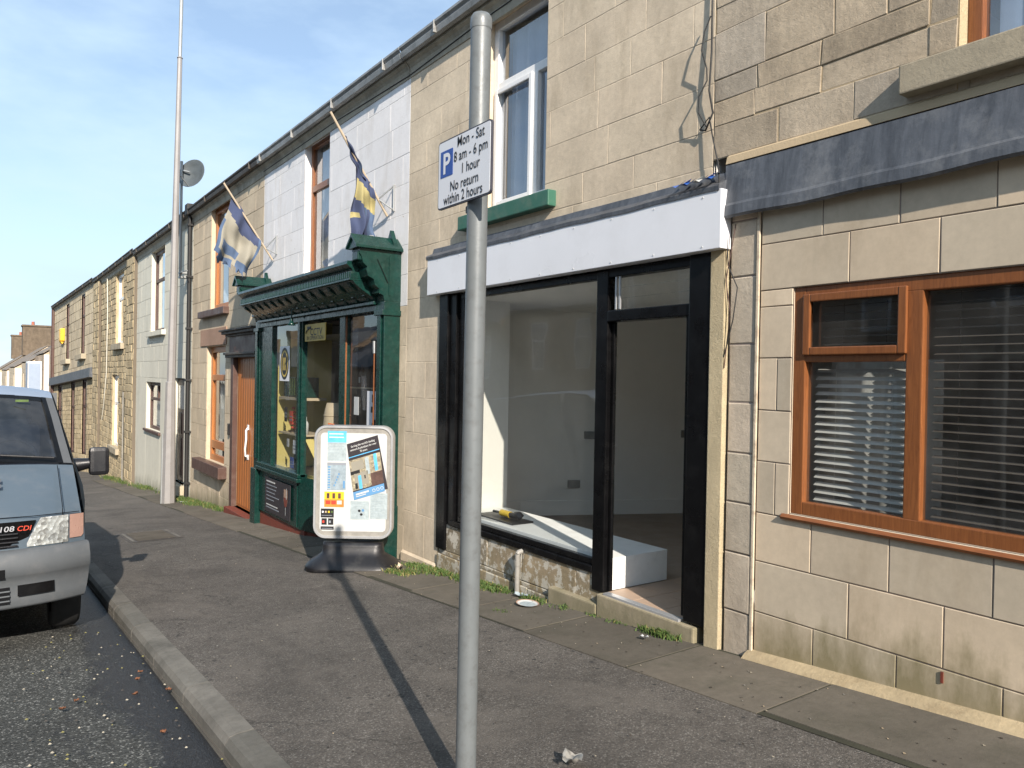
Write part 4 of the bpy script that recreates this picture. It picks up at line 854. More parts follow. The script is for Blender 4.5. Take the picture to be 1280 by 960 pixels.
shell(F_, 25.2, 35.0, -3.2, 4.97); eaves(F_, 25.2, 35.0, zc=4.96, gm='gutter_dark')
window(F_, 27.9, 29.6, 2.40, 4.79, 4.0, 'upvc', .1, .06, bars=[('h', 3.95, 28, 29.5, .1)], gl='glass_sky', curtain=('curtain_blue', 28, 29.5, 2.45, 4.7), sill=('sill', 3.80, .2, .25), label='upper white framed window')
window(F_, 28.7, 30.25, -1.15, 1.32, 4.0, 'upvc', .1, .06, bars=[('h', .35, 28.8, 30.2, .1)], gl='glass_sky', curtain=('curtain', 28.8, 30.2, -1.1, 1.25), sill=('sill', 3.80, .2, .25), label='lower white framed window')
cable('cable', [(3.87, 31.5, 4.9), (3.87, 31.3, 3.6), (3.87, 31.4, 1.4), (3.87, 32.0, .2), (3.87, 32.5, -.4)], .018, 'white_cable', F_)
q = MB(); q.tube([(3.84, 27.2, .8), (3.84, 27.2, -2.1)], .022, 'pvcgrey', 8); q.build('drainpipe', F_)

# ---------------------------------------------------------------- house G : corner shop, sheared down the slope
def bent(o, Y0, dxdy, dzdy):
    for v in o.data.vertices:
        t = v.co.y + 0.0
        v.co.x += dxdy * t; v.co.z += dzdy * t
G_ = empty('corner_shop', (3.9, 35.0, -2.7), 'stone corner building with dark shop canopy and yellow alarm box ending the terrace', 'shop', 'terraced houses along the street')
opG = [(37.2, 38.0, 2.3, 4.9), (40.8, 41.6, 2.3, 4.9), (36.6, 37.6, -2.0, 1.2), (39.2, 40.2, -2.0, 1.2), (42.4, 43.6, -2.2, 1.2)]
mb = MB(); masonry(mb, 35.02, 45.0, rows_(1.4, 5.16, .42), opG, 3.9, 'ashG', 'mortar_mid', .009, .015, .006, var=.12, seed=61, lens=(.8, 1.3), reveal=.16, reveal_mat='brownpaint')
masonry(mb, 35.02, 45.0, rows_(-3.9, 1.4, .21), opG, 3.9, 'pitched', 'mortar_mid', .008, .015, .01, var=.12, seed=62, lens=(.35, .6), reveal=.16, reveal_mat='brownpaint')
before = set(bpy.data.objects)
mb.build('wall', G_)
shell(G_, 35.02, 45.0, -4.2, 5.16); eaves(G_, 35.02, 45.0, zc=5.05, gm='gutter_dark')
for k, (a, b, c, d_) in enumerate(opG):
    window(G_, a, b, c, d_, 3.95, 'brownpaint', .1, .06, bars=[('h', c + (d_ - c) * .65, a, b, .1)], gl='glass', curtain=('barrel', a + .1, b - .1, c + .1, d_ - .1), sill=('sill', 3.72, .22, .3) if k < 2 else None)
q = MB(); q.prism([(3.9, 1.65), (3.72, 1.60), (3.70, 1.22), (3.9, 1.2)], 'y', 35.05, 45.05, 'lead'); q.build('canopy', G_)
q = MB(); q.box(3.72, 3.9, 41.9, 42.35, 3.25, 3.85, 'alarm', .03); q.prism([(3.72, 3.26), (3.9, 3.26), (3.81, 3.10)], 'y', 42.0, 42.3, 'alarm'); q.build('alarm_box', G_)
q = MB(); q.tube([(3.86, 44.9, -4), (3.86, 44.9, 5.1)], .09, 'brownpaint', 8); q.build('drainpipe', G_)
for o in set(bpy.data.objects) - before:
    if o.type == 'MESH':
        bent(o, 0, -.075, -.055)
# gable end wall of G facing away is closed by shell

# ---------------------------------------------------------------- far terrace beyond the gap
def far_house(Y0, Y1, X, ze, ridge, wallm, label, wins, bay=False, chim=None, zb=-8, Xs=0.0):
    h = empty('terraced_house', (X, (Y0 + Y1) / 2, gz((Y0 + Y1) / 2)), label, 'house', 'small houses far down the street')
    mb = MB(); ops = [w_[:4] for w_ in wins]
    masonry(mb, Y0, Y1, rows_(zb, ze, .5), ops, X, wallm, 'mortar_tan', .012, .01, .005, var=.1, seed=int(Y0), lens=(.9, 1.4), reveal=.2)
    mb.face([(X, Y0 + .01, zb), (X + 7, Y0 + .01, zb), (X + 7, Y0 + .01, ze), (X + 3.5, Y0 + .01, ze + ridge), (X, Y0 + .01, ze)], wallm); mb.build('wall', h)
    ro = shell(h, Y0, Y1, zb, ze, X=X, depth=7, ridge=ridge, roofm='slate_far')
    for w_ in wins: window(h, *w_[:4], X + .12, 'upvc', .12, .06, bars=[('h', (w_[2] + w_[3]) / 2, w_[0], w_[1], .1)], gl='glass_sky')
    if bay:
        a, b, c, d_ = bay; q = MB(); q.prism([(X, a), (X - .75, a + .4), (X - .75, b - .4), (X, b)], 'z', c - .6, d_ + .12, 'upvc'); bo = q.build('bay_window', h)
        g = MB(); g.face([(X - .765, a + .55, c), (X - .765, b - .55, c), (X - .765, b - .55, d_), (X - .765, a + .55, d_)], 'curtain_blue'); m_ = .06
        g.mesh([(X - .06, a + .02, c), (X - .70, a + .36, c), (X - .70, a + .36, d_), (X - .06, a + .02, d_)], [(0, 1, 2, 3)], 'curtain_blue'); g.build('pane', bo)
    if chim:
        (cy, cz, w_, hh) = chim; q = MB(); mid = X + 3.5
        q.box(mid - 1.5, mid + 1.5, cy - w_ / 2, cy + w_ / 2, cz, cz + hh, 'chimney', .03, (1, .5)); q.box(mid - 1.6, mid + 1.6, cy - w_ / 2 - .12, cy + w_ / 2 + .12, cz + hh, cz + hh + .2, 'chimney', .03, (1, .3)); cho = q.build('chimney', ro)
        q = MB(); q.lathe([(.2, cz + hh), (.16, cz + hh + .6), (.2, cz + hh + .65), (.1, cz + hh + .66)], 'redpot', 12, axis=(mid - .4, cy)); q.build('chimney_pot', cho)
    return h
far_house(50, 57, 3.75, 2.85, 2.3, 'brick_far', 'pale gabled house straight beyond the corner shop with black eaves', [(52, 53.2, -.5, 1.6)], zb=-7)
far_house(57, 66, 3.45, 2.45, 2.4, 'brick_far', 'far house with a white bay window above the van roof', [(63.5, 64.5, -.4, 1.4)], bay=(58.8, 62.2, .1, 1.9), zb=-7.5)
far_house(66, 78, 3.1, 2.0, 2.2, 'tan', 'farther house with brown slate roof beyond the white bay window', [(68, 69.4, -.2, 1.2), (74, 75.4, -.2, 1.2)], zb=-8)
far_house(78, 92, 2.6, 1.6, 2.2, 'tan', 'plain stone house near the far end of the distant terrace', [(80, 81.4, -.4, 1.0)], zb=-9)

hf = far_house(92, 112, 2.4, 1.3, 2.6, 'tan', 'last house of the distant terrace below a broad sooty chimney', [(95, 96.4, -.4, .8)], chim=(110, 3.2, 2.6, 3.5), zb=-10)
hf2 = far_house(112, 132, 1.9, 1.1, 2.6, 'tan', 'house at the very end of the street with a narrower domed chimney', [(115, 116.4, -.4, .8)], chim=(130, 3.0, 2.0, 3.2), zb=-11)
# ---------------------------------------------------------------- terrace across the street (seen in the glass)
opp = empty('facing_house', (-9.3, 0, 0), 'dark stone house of the facing terrace across the street', 'house', 'houses facing across the street')
def opw(y0, y1, z0, z1):
    q = MB(); q.box(-.06, -.0, y0, y1, z0, z1, 'upvc'); w_ = q.build('window', opp, world=False)
    q = MB(); q.box(0.0, .006, y0 + .07, y1 - .07, z0 + .07, z0 + (z1 - z0) * .6, 'glass_sky'); q.box(0.0, .006, y0 + .07, y1 - .07, z0 + (z1 - z0) * .64, z1 - .07, 'glass_sky'); q.build('pane', w_, world=False)
q = MB(); rs = [(0, 5.6, -.8, 5.75)]
for o_ in ((.9, 1.7, 3.4, 5.2), (3.6, 4.4, 3.4, 5.2), (.8, 2.2, .9, 2.3), (3.7, 4.6, 0, 2.3)): rs = subtract(rs, o_)
for a, b, c, d_ in rs: q.face([(0, a, c), (0, b, c), (0, b, d_), (0, a, d_)], 'oppstone')
q.face([(-7, 0, -.8), (0, 0, -.8), (0, 0, 5.75), (-3.5, 0, 7.8), (-7, 0, 5.75)], 'oppstone'); q.face([(-7, 5.6, -.8), (0, 5.6, -.8), (0, 5.6, 5.75), (-3.5, 5.6, 7.8), (-7, 5.6, 5.75)], 'oppstone'); q.face([(-7, 0, -.8), (-7, 5.6, -.8), (-7, 5.6, 5.75), (-7, 0, 5.75)], 'oppstone')
for yy in ((.75, 1.85, 5.2), (3.45, 4.55, 5.2), (.65, 2.35, 2.3), (3.55, 4.75, 2.3)): q.box(-.02, .03, yy[0], yy[1], yy[2], yy[2] + .2, 'sill')
q.build('wall', opp, world=False)
for a in ((.9, 1.7, 3.4, 5.2), (3.6, 4.4, 3.4, 5.2), (.8, 2.2, .9, 2.3)): opw(*a)
q = MB(); q.box(-.08, -.03, 3.7, 4.6, 0, 2.3, 'dkwood'); q.build('door', opp, world=False)
q = MB(); q.prism([(.25, 5.7), (-3.5, 7.85), (-7.2, 5.7), (-7.2, 5.6), (-3.5, 7.7), (.2, 5.6)], 'y', 0, 5.6, 'slate'); ro = q.build('roof', opp, world=False)
q = MB(); q.box(-4.0, -3.0, 5.0, 5.55, 7.3, 9.0, 'chimney', .02); q.build('chimney', ro, world=False)
q = MB(); q.box(.03, .16, 0, 5.6, 5.58, 5.7, 'gutter_dark'); q.build('gutter', opp, world=False)
def copy_tree(o, parent=None):
    c = o.copy(); col.objects.link(c); c.parent = parent
    for ch in list(o.children): copy_tree(ch, c)
    return c
bpy.context.view_layer.update()
for k in range(15):
    y = -14 + k * 5.6; o = opp if k == 0 else copy_tree(opp); o.location = (-9.3 + (-.6 if k in (6, 11) else 0), y, gz(y) - .05 - (.9 if k == 9 else 0))

# ---------------------------------------------------------------- satellite dish
d_ = empty('satellite_dish', (3.72, 18.3, 3.6), 'round grey satellite dish on a pole above the gutter beside the lamp post', 'satellite dish')
q = MB(); q.tube([(3.70, 18.3, 3.6), (3.70, 18.3, 6.2)], .03, 'galv', 8); q.box(3.68, 3.9, 18.2, 18.4, 3.68, 3.72, 'galv'); q.box(3.68, 3.9, 18.2, 18.4, 3.58, 3.62, 'galv'); q.tube([(3.70, 18.3, 3.7), (3.70, 17.6, 3.68)], .012, 'galv', 6); q.build('mast', d_)
q = MB(); dm = Matrix.Translation((3.86, 18.1, 5.92)) @ Vector((-.75, -.62, .25)).to_track_quat('Z', 'Y').to_matrix().to_4x4()
q.lathe([(0.0, -.09), (.12, -.08), (.24, -.045), (.33, .0), (.34, .0), (.33, -.015), (.2, -.08), (0, -.115)], 'dish', 28, mat=dm); q.build('dish', d_)
q = MB(); q.tube([(3.70, 18.3, 6.0), (3.84, 18.15, 5.95)], .02, 'galv', 6); p0 = dm @ Vector((0, -.32, .0)); p1 = dm @ Vector((0, -.20, .42)); q.tube([p0, p1], .012, 'galv', 6); q.tube([p1, p1 + Vector((0, .02, .06))], .03, 'galv', 8); q.build('receiver_arm', d_)

# ---------------------------------------------------------------- street lamp
LP = (3.38, 17.55)
lz = pz(*LP)
lp = empty('lamp_post', (LP[0], LP[1], lz), 'tall tapering grey lamp post standing on the pavement near the houses', 'lamp post')
q = MB()
q.tube([(LP[0], LP[1], lz - .05), (LP[0] + .01, LP[1], lz + 2.6), (LP[0] + .02, LP[1], lz + 2.62), (LP[0] + .10, LP[1], 8.2)], [.14, .10, .088, .05], 'lamppost', 8, smooth=False)
q.tube([(LP[0] + .10, LP[1], 8.2), (LP[0] + .10, LP[1], 8.23)], [.062, .045], 'lamppost', 12)
q.tube([(LP[0] + .10, LP[1], 8.22), (LP[0] + .13, LP[1], 10.6), (LP[0] - .1, LP[1], 11.0), (LP[0] - .9, LP[1], 11.15)], .038, 'galv', 10); q.build('column', lp)
q = MB(); q.box(LP[0] - 1.6, LP[0] - .85, LP[1] - .13, LP[1] + .13, 11.08, 11.22, 'galv', .04); q.build('lantern', lp)
q = MB(); q.tube([(LP[0] - .14, LP[1] + .02, lz), (LP[0] - .125, LP[1] + .02, lz + 1.5)], .02, 'galv', 6); q.build('cable_guard', lp)

# ---------------------------------------------------------------- parking sign post
PX, PY = 1.62, 2.56; pzz = pz(PX, PY)
ps = empty('parking_sign', (PX, PY, pzz), 'grey steel post with a white parking restriction plate near its top', 'sign')
q = MB(); q.tube([(PX - .012, PY, pzz - .05), (PX, PY, 2.86)], .041, 'postgrey', 32); q.lathe([(.0425, 2.84), (.0435, 2.86), (.0425, 2.885), (.034, 2.90), (0, 2.905)], 'postgrey', 32, axis=(PX, PY)); q.build('post', ps)
y0, y1, z0, z1 = 2.382, 2.782, 2.152, 2.432; X = 1.562
def rrect(w_, h, r, n=5):
    pts = []
    for cx, cy, a0 in ((w_ / 2 - r, h / 2 - r, 0), (-w_ / 2 + r, h / 2 - r, 90), (-w_ / 2 + r, -h / 2 + r, 180), (w_ / 2 - r, -h / 2 + r, 270)):
        for k in range(n + 1): a = R(a0 + 90 * k / n); pts.append((cx + r * math.cos(a), cy + r * math.sin(a)))
    return pts
def plate(q, pts, z0, z1, m, mat):
    n = len(pts); vs = [(a, b, z0) for a, b in pts] + [(a, b, z1) for a, b in pts]
    q.mesh(vs, [tuple(reversed(range(n))), tuple(range(n, 2 * n))] + [(i, (i + 1) % n, (i + 1) % n + n, i + n) for i in range(n)], m, mat=mat)
fm = face_mat((X, (y0 + y1) / 2, (z0 + z1) / 2), (0, -1, 0), (0, 0, 1)); W_, H_ = y1 - y0, z1 - z0
q = MB(); plate(q, rrect(W_, H_, .016), -.009, .0, 'signback', fm); plate(q, rrect(W_ - .012, H_ - .012, .012), .0, .0015, 'signwhite', fm)
pp_ = q.build('sign_plate', ps)
def off(x, y, z=.003): return fm @ Matrix.Translation((x, y, z))
q = MB(); plate(q, rrect(.098, .108, .004), .0015, .0025, 'signblue', fm @ Matrix.Translation((-.128, .042, 0))); put_text(q, 'P', .115, 'signwhite', off(-.128, .003, .0035), .025); q.build('parking_symbol', pp_)
q = MB(); S = .057
for t, x, y, s in (('Mon - Sat', .055, .090, 1), ('8 am - 6 pm', .055, .034, 1), ('1 hour', .055, -.022, 1)):
    put_text(q, t, S, 'ink', off(x, y), .006, sx=.9)
q.build('hours_lettering', pp_)
q = MB(); put_text(q, 'No return', S, 'ink', off(.01, -.078), .006, sx=.9); put_text(q, 'within 2 hours', S, 'ink', off(.0, -.126), .006, sx=.88); q.build('return_lettering', pp_)
q = MB()
for z in (2.215, 2.37): q.lathe([(.043, z), (.046, z), (.046, z + .02), (.043, z + .02)], 'galv', 24, axis=(PX, PY)); q.box(1.568, 1.59, PY - .05, PY + .05, z - .002, z + .022, 'galv', .003)
q.box(1.60, 1.66, PY + .04, PY + .065, 2.12, 2.15, 'galv', .005); q.build('bracket', ps)

# ---------------------------------------------------------------- swinging advertising board
th = -YAW
sb = empty('advertising_board', (3.30, 7.58, pz(3.3, 7.58)), 'rounded grey framed pavement advertising board on a black moulded base', 'advertising board', rot=(0, 0, th))
q = MB()    # base: loft of rounded rectangles
lv = [(.98, .52, .0), (1.0, .54, .02), (.99, .53, .045), (.90, .44, .09), (.74, .32, .14), (.66, .24, .17), (.64, .2, .24), (.63, .18, .28)]
vs = []; fs = []; nn = None
for w_, h, z in lv:
    pts = rrect(w_, h, min(w_, h) * .42, 6); nn = len(pts); vs += [(a, b, z) for a, b in pts]
for i in range(len(lv) - 1):
    for k in range(nn): a = i * nn + k; b = i * nn + (k + 1) % nn; fs.append((a, b, b + nn, a + nn))
fs.append(tuple(range((len(lv) - 1) * nn, len(lv) * nn)))
q.mesh(vs, fs, 'blackpl', smooth=True); q.build('base', sb, world=False)
WB, HB = .84, 1.20; fmb = face_mat((0, -.055, .32 + HB / 2), (1, 0, 0), (0, 0, 1))
q = MB()
for w_, z0_, z1_, m_ in ((0, -.11, .0, 'alu'),): plate(q, rrect(WB, HB, .13, 8), z0_, z1_, m_, fmb)
o_, i_ = rrect(WB, HB, .13, 8), rrect(WB - .05, HB - .05, .11, 8); o2, i2 = [(a, b, .0) for a, b in o_], [(a * .985, b * .99, .022) for a, b in o_]; n = len(o_)
i3 = [(a, b, .022) for a, b in i_]; i4 = [(a * .985, b * .99, .006) for a, b in i_]
q.mesh(o2 + i2 + i3 + i4, [(i + n * r_, (i + 1) % n + n * r_, (i + 1) % n + n * (r_ + 1), i + n * (r_ + 1)) for r_ in range(3) for i in range(n)], 'alu', mat=fmb)
plate(q, [(a * .985, b * .99) for a, b in i_], .0, .006, 'fascia_grey' if 'fascia_grey' in M else 'pvcgrey', fmb)
fb = q.build('frame', sb, world=False)
q = MB(); plate(q, rrect(.70, 1.04, .04, 5), .006, .0075, 'paper', fmb); q.build('poster_sheet', sb, world=False)
def rect(q, x0, x1, y0, y1, z, m, rot=0, c=(0, 0)):
    q.mesh([(x0, y0, z), (x1, y0, z), (x1, y1, z), (x0, y1, z)], [(0, 1, 2, 3)], m, mat=fmb)
rr = random.Random(5)
def pix(x, y): return ((x - 445.0) / 97 * .84, -(y - 607) / 140 * 1.2)   # poster layout on the sheet, in metres
M['skyprint'] = plain('sky_blue_print', (.10, .42, .72), .5, var=.3, vscale=14); M['greyprint'] = plain('grey_blue_print', (.26, .32, .36), .5, var=.35, vscale=22); M['orangeprint'] = plain('orange_red_print', (.80, .22, .04), .5, var=.4, vscale=18)
M['palesheet'] = plain('pale_grey_print', (.34, .40, .42), .5, var=.3, vscale=25); M['blueprint'] = plain('mid_blue_print', (.10, .25, .45), .5, var=.15); M['photoprint'] = plain('mottled_photo_print', (.30, .26, .18), .5, var=.9, vscale=14, dirt=(.65, .60, .42), dirt_amt=.9)
M['brownprint'] = plain('dark_brown_print', (.09, .05, .04), .5, var=.6, vscale=18); M['pinkprint'] = plain('red_print', (.60, .05, .03), .5)
def leaflet(name, px0, py0, px1, py1, m, z, fn=None):
    q = MB(); a, b = pix(px0, py0), pix(px1, py1); rect(q, a[0], b[0], b[1], a[1], z, m)
    if fn: fn(q, a[0], b[0], b[1], a[1], z + .001)
    return q.build(name, sb, world=False)
def lines(n, m='inkgrey', w0=.5, top=.95, bot=.1, th_=.003):
    def f(q, x0, x1, y0, y1, z):
        for k in range(n): y = y0 + (y1 - y0) * (top - (top - bot) * k / max(n - 1, 1)); rect(q, x0 + (x1 - x0) * .08, x0 + (x1 - x0) * rr.uniform(w0, .92), y - th_, y, z, m)
    return f
leaflet('leaflet', 413, 544, 436, 558, 'skyprint', .009, lines(2, 'paper', .7, .8, .5, .012)); leaflet('leaflet', 413, 558, 436, 581, 'palesheet', .009, lines(6, 'greyprint'))
def side(q, x0, x1, y0, y1, z):
    rect(q, x0, x1, y1 - .025, y1, z, 'inkgrey'); rect(q, x0, x0 + .04, y0 + .01, y1 - .05, z, 'palesheet')
    for k in range(9): y = y0 + .02 + k * .027; rect(q, x0 + .008, x0 + .034, y, y + .016, z + .001, 'blueprint')
    for k in range(5): rect(q, x0 + .07 + .012 * k, x0 + .085 + .012 * k, y0 + .04 + .03 * k, y0 + .06 + .03 * k, z + .001, 'blueprint')
    rect(q, x1 - .03, x1 - .01, y0 + .02, y0 + .1, z, 'blueprint')
leaflet('leaflet', 413, 583, 436, 617, 'greyprint', .009, side)
def ora(q, x0, x1, y0, y1, z):
    M_ = 'alarm'; rect(q, x0, x1, (y0 + y1) / 2, y1, z, 'alarm')
    for k in range(3): x = x0 + .025 + k * .06; rect(q, x, x + .03, y0 + .09, y1 - .015, z + .001, 'brownprint'); rect(q, x - .01, x + .04, y0 + .03, y0 + .07, z + .001, 'pinkprint' if k < 2 else 'paper')
leaflet('leaflet', 410, 619, 434, 638, 'orangeprint', .009, ora)
def blk(q, x0, x1, y0, y1, z):
    for k in range(4): rect(q, x0 + .012 + k * .032, x0 + .03 + k * .032, y0 + .05, y0 + .07, z, ('signwhite', 'barrel', 'toolyellow', 'lib_green')[k])
    rect(q, x0 + .01, x1 - .02, y0 + .02, y0 + .025, z, 'inkgrey')
leaflet('leaflet', 406, 640, 422, 651, 'ink', .009, blk)
for a in (407, 415): leaflet('leaflet', a, 652, a + 6.5, 660, 'ink', .009, lambda q, x0, x1, y0, y1, z: rect(q, x0 + .01, x0 + .03, y0 + .02, y0 + .045, z, 'pinkprint' if a == 407 else 'inkgrey'))
leaflet('leaflet', 406, 662, 422, 666, 'ink', .009, lines(1, 'inkgrey', .8, .5, .5, .006))
leaflet('leaflet', 442, 630, 465, 653, 'palesheet', .009, lines(9, 'greyprint', .6)); leaflet('leaflet', 466, 620, 487, 652, 'palesheet', .009, lines(14, 'greyprint', .6))
q = MB()
for k, (x, y) in enumerate(((453, 642), (457.5, 641.5), (455.5, 646.5))): c = pix(x, y); disc(q, 'blueprint' if k == 1 else 'ink', .014, .0105, fmb @ Matrix.Translation((c[0], c[1], 0)))
q.build('badges', sb, world=False)
# large tilted poster
a = pix(436.5, 560); b = pix(474, 548); c_ = pix(487.5, 614); d2 = pix(446.5, 629)
q = MB(); q.mesh([(a[0], a[1], .012), (d2[0], d2[1], .012), (c_[0], c_[1], .012), (b[0], b[1], .012)], [(0, 1, 2, 3)], 'poster_dark', mat=fmb)
ax = Vector((b[0] - a[0], b[1] - a[1], 0)); ay = Vector((d2[0] - a[0], d2[1] - a[1], 0))
def tq(u0, u1, v0, v1, z, m): P = [Vector((a[0], a[1], z)) + ax * u + ay * v for u, v in ((u0, v0), (u0, v1), (u1, v1), (u1, v0))]; q.mesh(P, [(0, 1, 2, 3)], m, mat=fmb)
tq(.0, 1, .30, .84, .013, 'photoprint'); tq(0, 1, .86, 1, .013, 'blueprint'); tq(.0, 1, .24, .255, .013, 'skyprint')
tq(.05, .45, .34, .5, .014, 'sandcloth'); tq(.5, .62, .32, .62, .014, 'palesheet'); tq(.62, 1.0, .62, .85, .014, 'brownprint'); tq(.1, .55, .55, .78, .014, 'sandcloth'); tq(.22, .32, .60, .84, .015, 'skyprint'); tq(.78, .88, .30, .6, .015, 'skyprint'); tq(.1, .18, .72, .82, .015, 'ink'); tq(.42, .46, .62, .68, .015, 'ink'); tq(.0, .3, .5, .56, .014, 'ink')
tm = face_mat((0, 0, 0), ax, -ay); 
for t, v, u in (('Serving the world\'s leading', .085, .5), ('network & plumbers for over', .145, .5), ('70 years', .205, .5)):
    P = Vector((a[0], a[1], .0145)) + ax * u + ay * v; mt = tm.copy(); mt.translation = P; put_text(q, t, .031, 'paper', fmb @ mt, .012, sx=.78)
for k in range(3): P = Vector((a[0], a[1], .0145)) + ax * (.66 + .13 * k) + ay * .93; disc(q, 'paper', .017, 0, fmb @ Matrix.Translation(P)); disc(q, 'blueprint', .012, .001, fmb @ Matrix.Translation(P))
tq(.08, .5, .90, .93, .0145, 'paper'); tq(.08, .4, .945, .96, .0145, 'paper')
q.build('tilted_poster', sb, world=False)

# ---------------------------------------------------------------- flags
def flag(name, Y, tip, foot, wall_pts, cells, label, rng=3):
    f = empty(name, (3.9, Y, foot[1]), label, 'flag', 'flags on the shop wall')
    q = MB(); q.tube([(foot[0], Y, foot[1]), (tip[0], Y, tip[1])], .016, 'pole_wood', 8); q.build('pole', f)
    q = MB(); m0 = foot[0] - .12, foot[1] + .18
    for (yy, zz) in wall_pts: q.tube([(m0[0], Y, m0[1]), (3.9, yy, zz)], .009, 'galv', 6)
    q.tube([(3.885, wall_pts[0][0], wall_pts[0][1]), (3.885, wall_pts[1][0], wall_pts[1][1])], .009, 'galv', 6); q.build('bracket', f)
    return f
def cloth(f, Y, TL, TR, BR, BL, colf, nu=26, nv=30, amp=.05, hem=.06, seed=1, extra=None):
    """quad of (X,Z) corners with folds in Y"""
    rr = random.Random(seed); q = MB(); P = {}
    for j in range(nv + 1):
        for i in range(nu + 1):
            u, v = i / nu, j / nv
            x = (1 - v) * ((1 - u) * TL[0] + u * TR[0]) + v * ((1 - u) * BL[0] + u * BR[0]); z = (1 - v) * ((1 - u) * TL[1] + u * TR[1]) + v * ((1 - u) * BL[1] + u * BR[1])
            fold = amp * (.3 + v) * (math.sin(u * 9 + v * 2.5 + seed) + .5 * math.sin(u * 17 - v * 4)) + .02 * math.sin(v * 14 + u * 3)
            x += .015 * math.sin(v * 9 + u * 5); z += .02 * math.sin(u * 11 + seed) * v
            if j == nv: z += rr.uniform(-hem, hem)
            P[i, j] = (x, Y + fold, z)
    for j in range(nv):
        for i in range(nu):
            c = colf((i + .5) / nu, (j + .5) / nv)
            if c: q.face([P[i, j], P[i, j + 1], P[i + 1, j + 1], P[i + 1, j]], c, smooth=True)
    return q
f1 = flag('flag', 12.3, (3.1, 4.42), (3.88, 3.30), [(12.15, 3.68), (12.15, 3.38)], None, 'tattered blue and sand flag on a slanting pole left of the green shopfront')
def cf1(u, v):
    if v > .93 and math.sin(u * 23) > .2: return None
    if u > .93: return 'denim'
    if v < .30 - .16 * abs(u - .5): return 'navy'
    if v < .36 + .1 * math.sin(u * 3.1) and u < .4: return 'sandcloth'
    if .66 < v < .80 and .12 < u < .62: return 'denim'
    if v > .86 and u < .55: return 'denim'
    if v > .78 and u > .66: return 'denim'
    if u < .05: return 'denim'
    return 'sandcloth'
q = cloth(f1, 12.3, (3.235, 4.24), (3.70, 3.58), (3.47, 2.98), (2.91, 3.26), cf1, nu=34, nv=40, amp=.075, hem=.08, seed=2)
q.build('cloth', f1)
f2 = flag('flag', 8.1, (3.17, 4.38), (3.88, 3.32), [(7.95, 3.66), (7.95, 3.36)], None, 'blue and yellow flag wound tightly round its slanting pole above the green bracket')
def cu(u, v): return 'navy' if math.sin(u * 7 + v * 9) > -.2 else 'denim'
q = cloth(f2, 8.08, (3.335, 4.15), (3.37, 4.10), (3.66, 3.66), (3.47, 3.72), cu, nu=12, nv=24, amp=.035, hem=0, seed=3)
q.build('cloth', f2)
def cf2(u, v):
    if v > .9 and math.sin(u * 31) > .35: return None
    if .10 + .12 * u < v < .34 + .16 * u and u > .12: return 'yellowcloth'
    if .55 < v < .62 and u < .3: return 'yellowcloth'
    if abs(u - .55) < .10 and v > .4: return 'denim'
    if u > .8 and v > .45: return 'denim'
    return 'navy'
q = cloth(f2, 8.05, (3.46, 3.84), (3.70, 3.60), (3.68, 3.02), (3.41, 2.86), cf2, nu=34, nv=44, amp=.055, hem=.07, seed=6)
q.build('cloth', f2)

# ---------------------------------------------------------------- van
vy = 6.62; sl = math.atan(.077)
van = empty('parked_van', (-.24, vy, gz(vy) - .135), 'grey blue panel van parked at the kerb facing the camera', 'van', rot=(-sl, 0, 0))
def shellstrip(st, m, nt=14, rnd_=.10, roofc=.05, name='body', mb=None, tmax=1.0):
    """st: stations (y, z, halfwidth, plan_round, crown)"""
    mb = mb or MB(); vs = []; fs = []
    ts = [-1 + 2 * i / nt for i in range(nt + 1)]; ts = [math.copysign(abs(t) ** .8, t) * tmax for t in ts]
    for (y, z, hw, pr, cr_) in st:
        for t in ts: vs.append((hw * t, y + pr * abs(t) ** 3.2, z - cr_ * abs(t) ** 3))
    n = nt + 1
    for j in range(len(st) - 1):
        for i in range(nt): a = j * n + i; fs.append((a, a + 1, a + n + 1, a + n))
    mb.mesh(vs, fs, m, smooth=True); return mb, [(vs[j * n], vs[j * n + n - 1]) for j in range(len(st))]
front = [(.10, .74, .965, .22, 0), (.105, .86, .96, .22, 0), (.11, .955, .95, .22, 0), (.135, .99, .94, .21, .005), (.22, 1.05, .935, .17, .015), (.5, 1.22, .93, .12, .03), (.78, 1.385, .925, .09, .03)]
wind = [(.80, 1.40, .92, .09, .03), (1.0, 1.585, .89, .10, .03), (1.25, 1.81, .855, .11, .03), (1.47, 2.0, .82, .12, .035)]
roof = [(1.47, 2.0, .82, .12, .035), (1.54, 2.05, .815, .11, .045), (1.68, 2.09, .81, .06, .055), (2.1, 2.125, .81, 0, .06), (3.2, 2.14, .81, 0, .06), (4.5, 2.12, .80, 0, .06), (4.68, 2.06, .79, 0, .06)]
mb, e1 = shellstrip(front, 'van'); mb, e3 = shellstrip(roof, 'vanroof', mb=mb)
mb, _ = shellstrip([(4.68, 2.06, .79, 0, .06), (4.74, 1.8, .86, -.02, 0), (4.76, 1.2, .95, -.02, 0), (4.74, .4, .95, -.02, 0)], 'van', mb=mb)
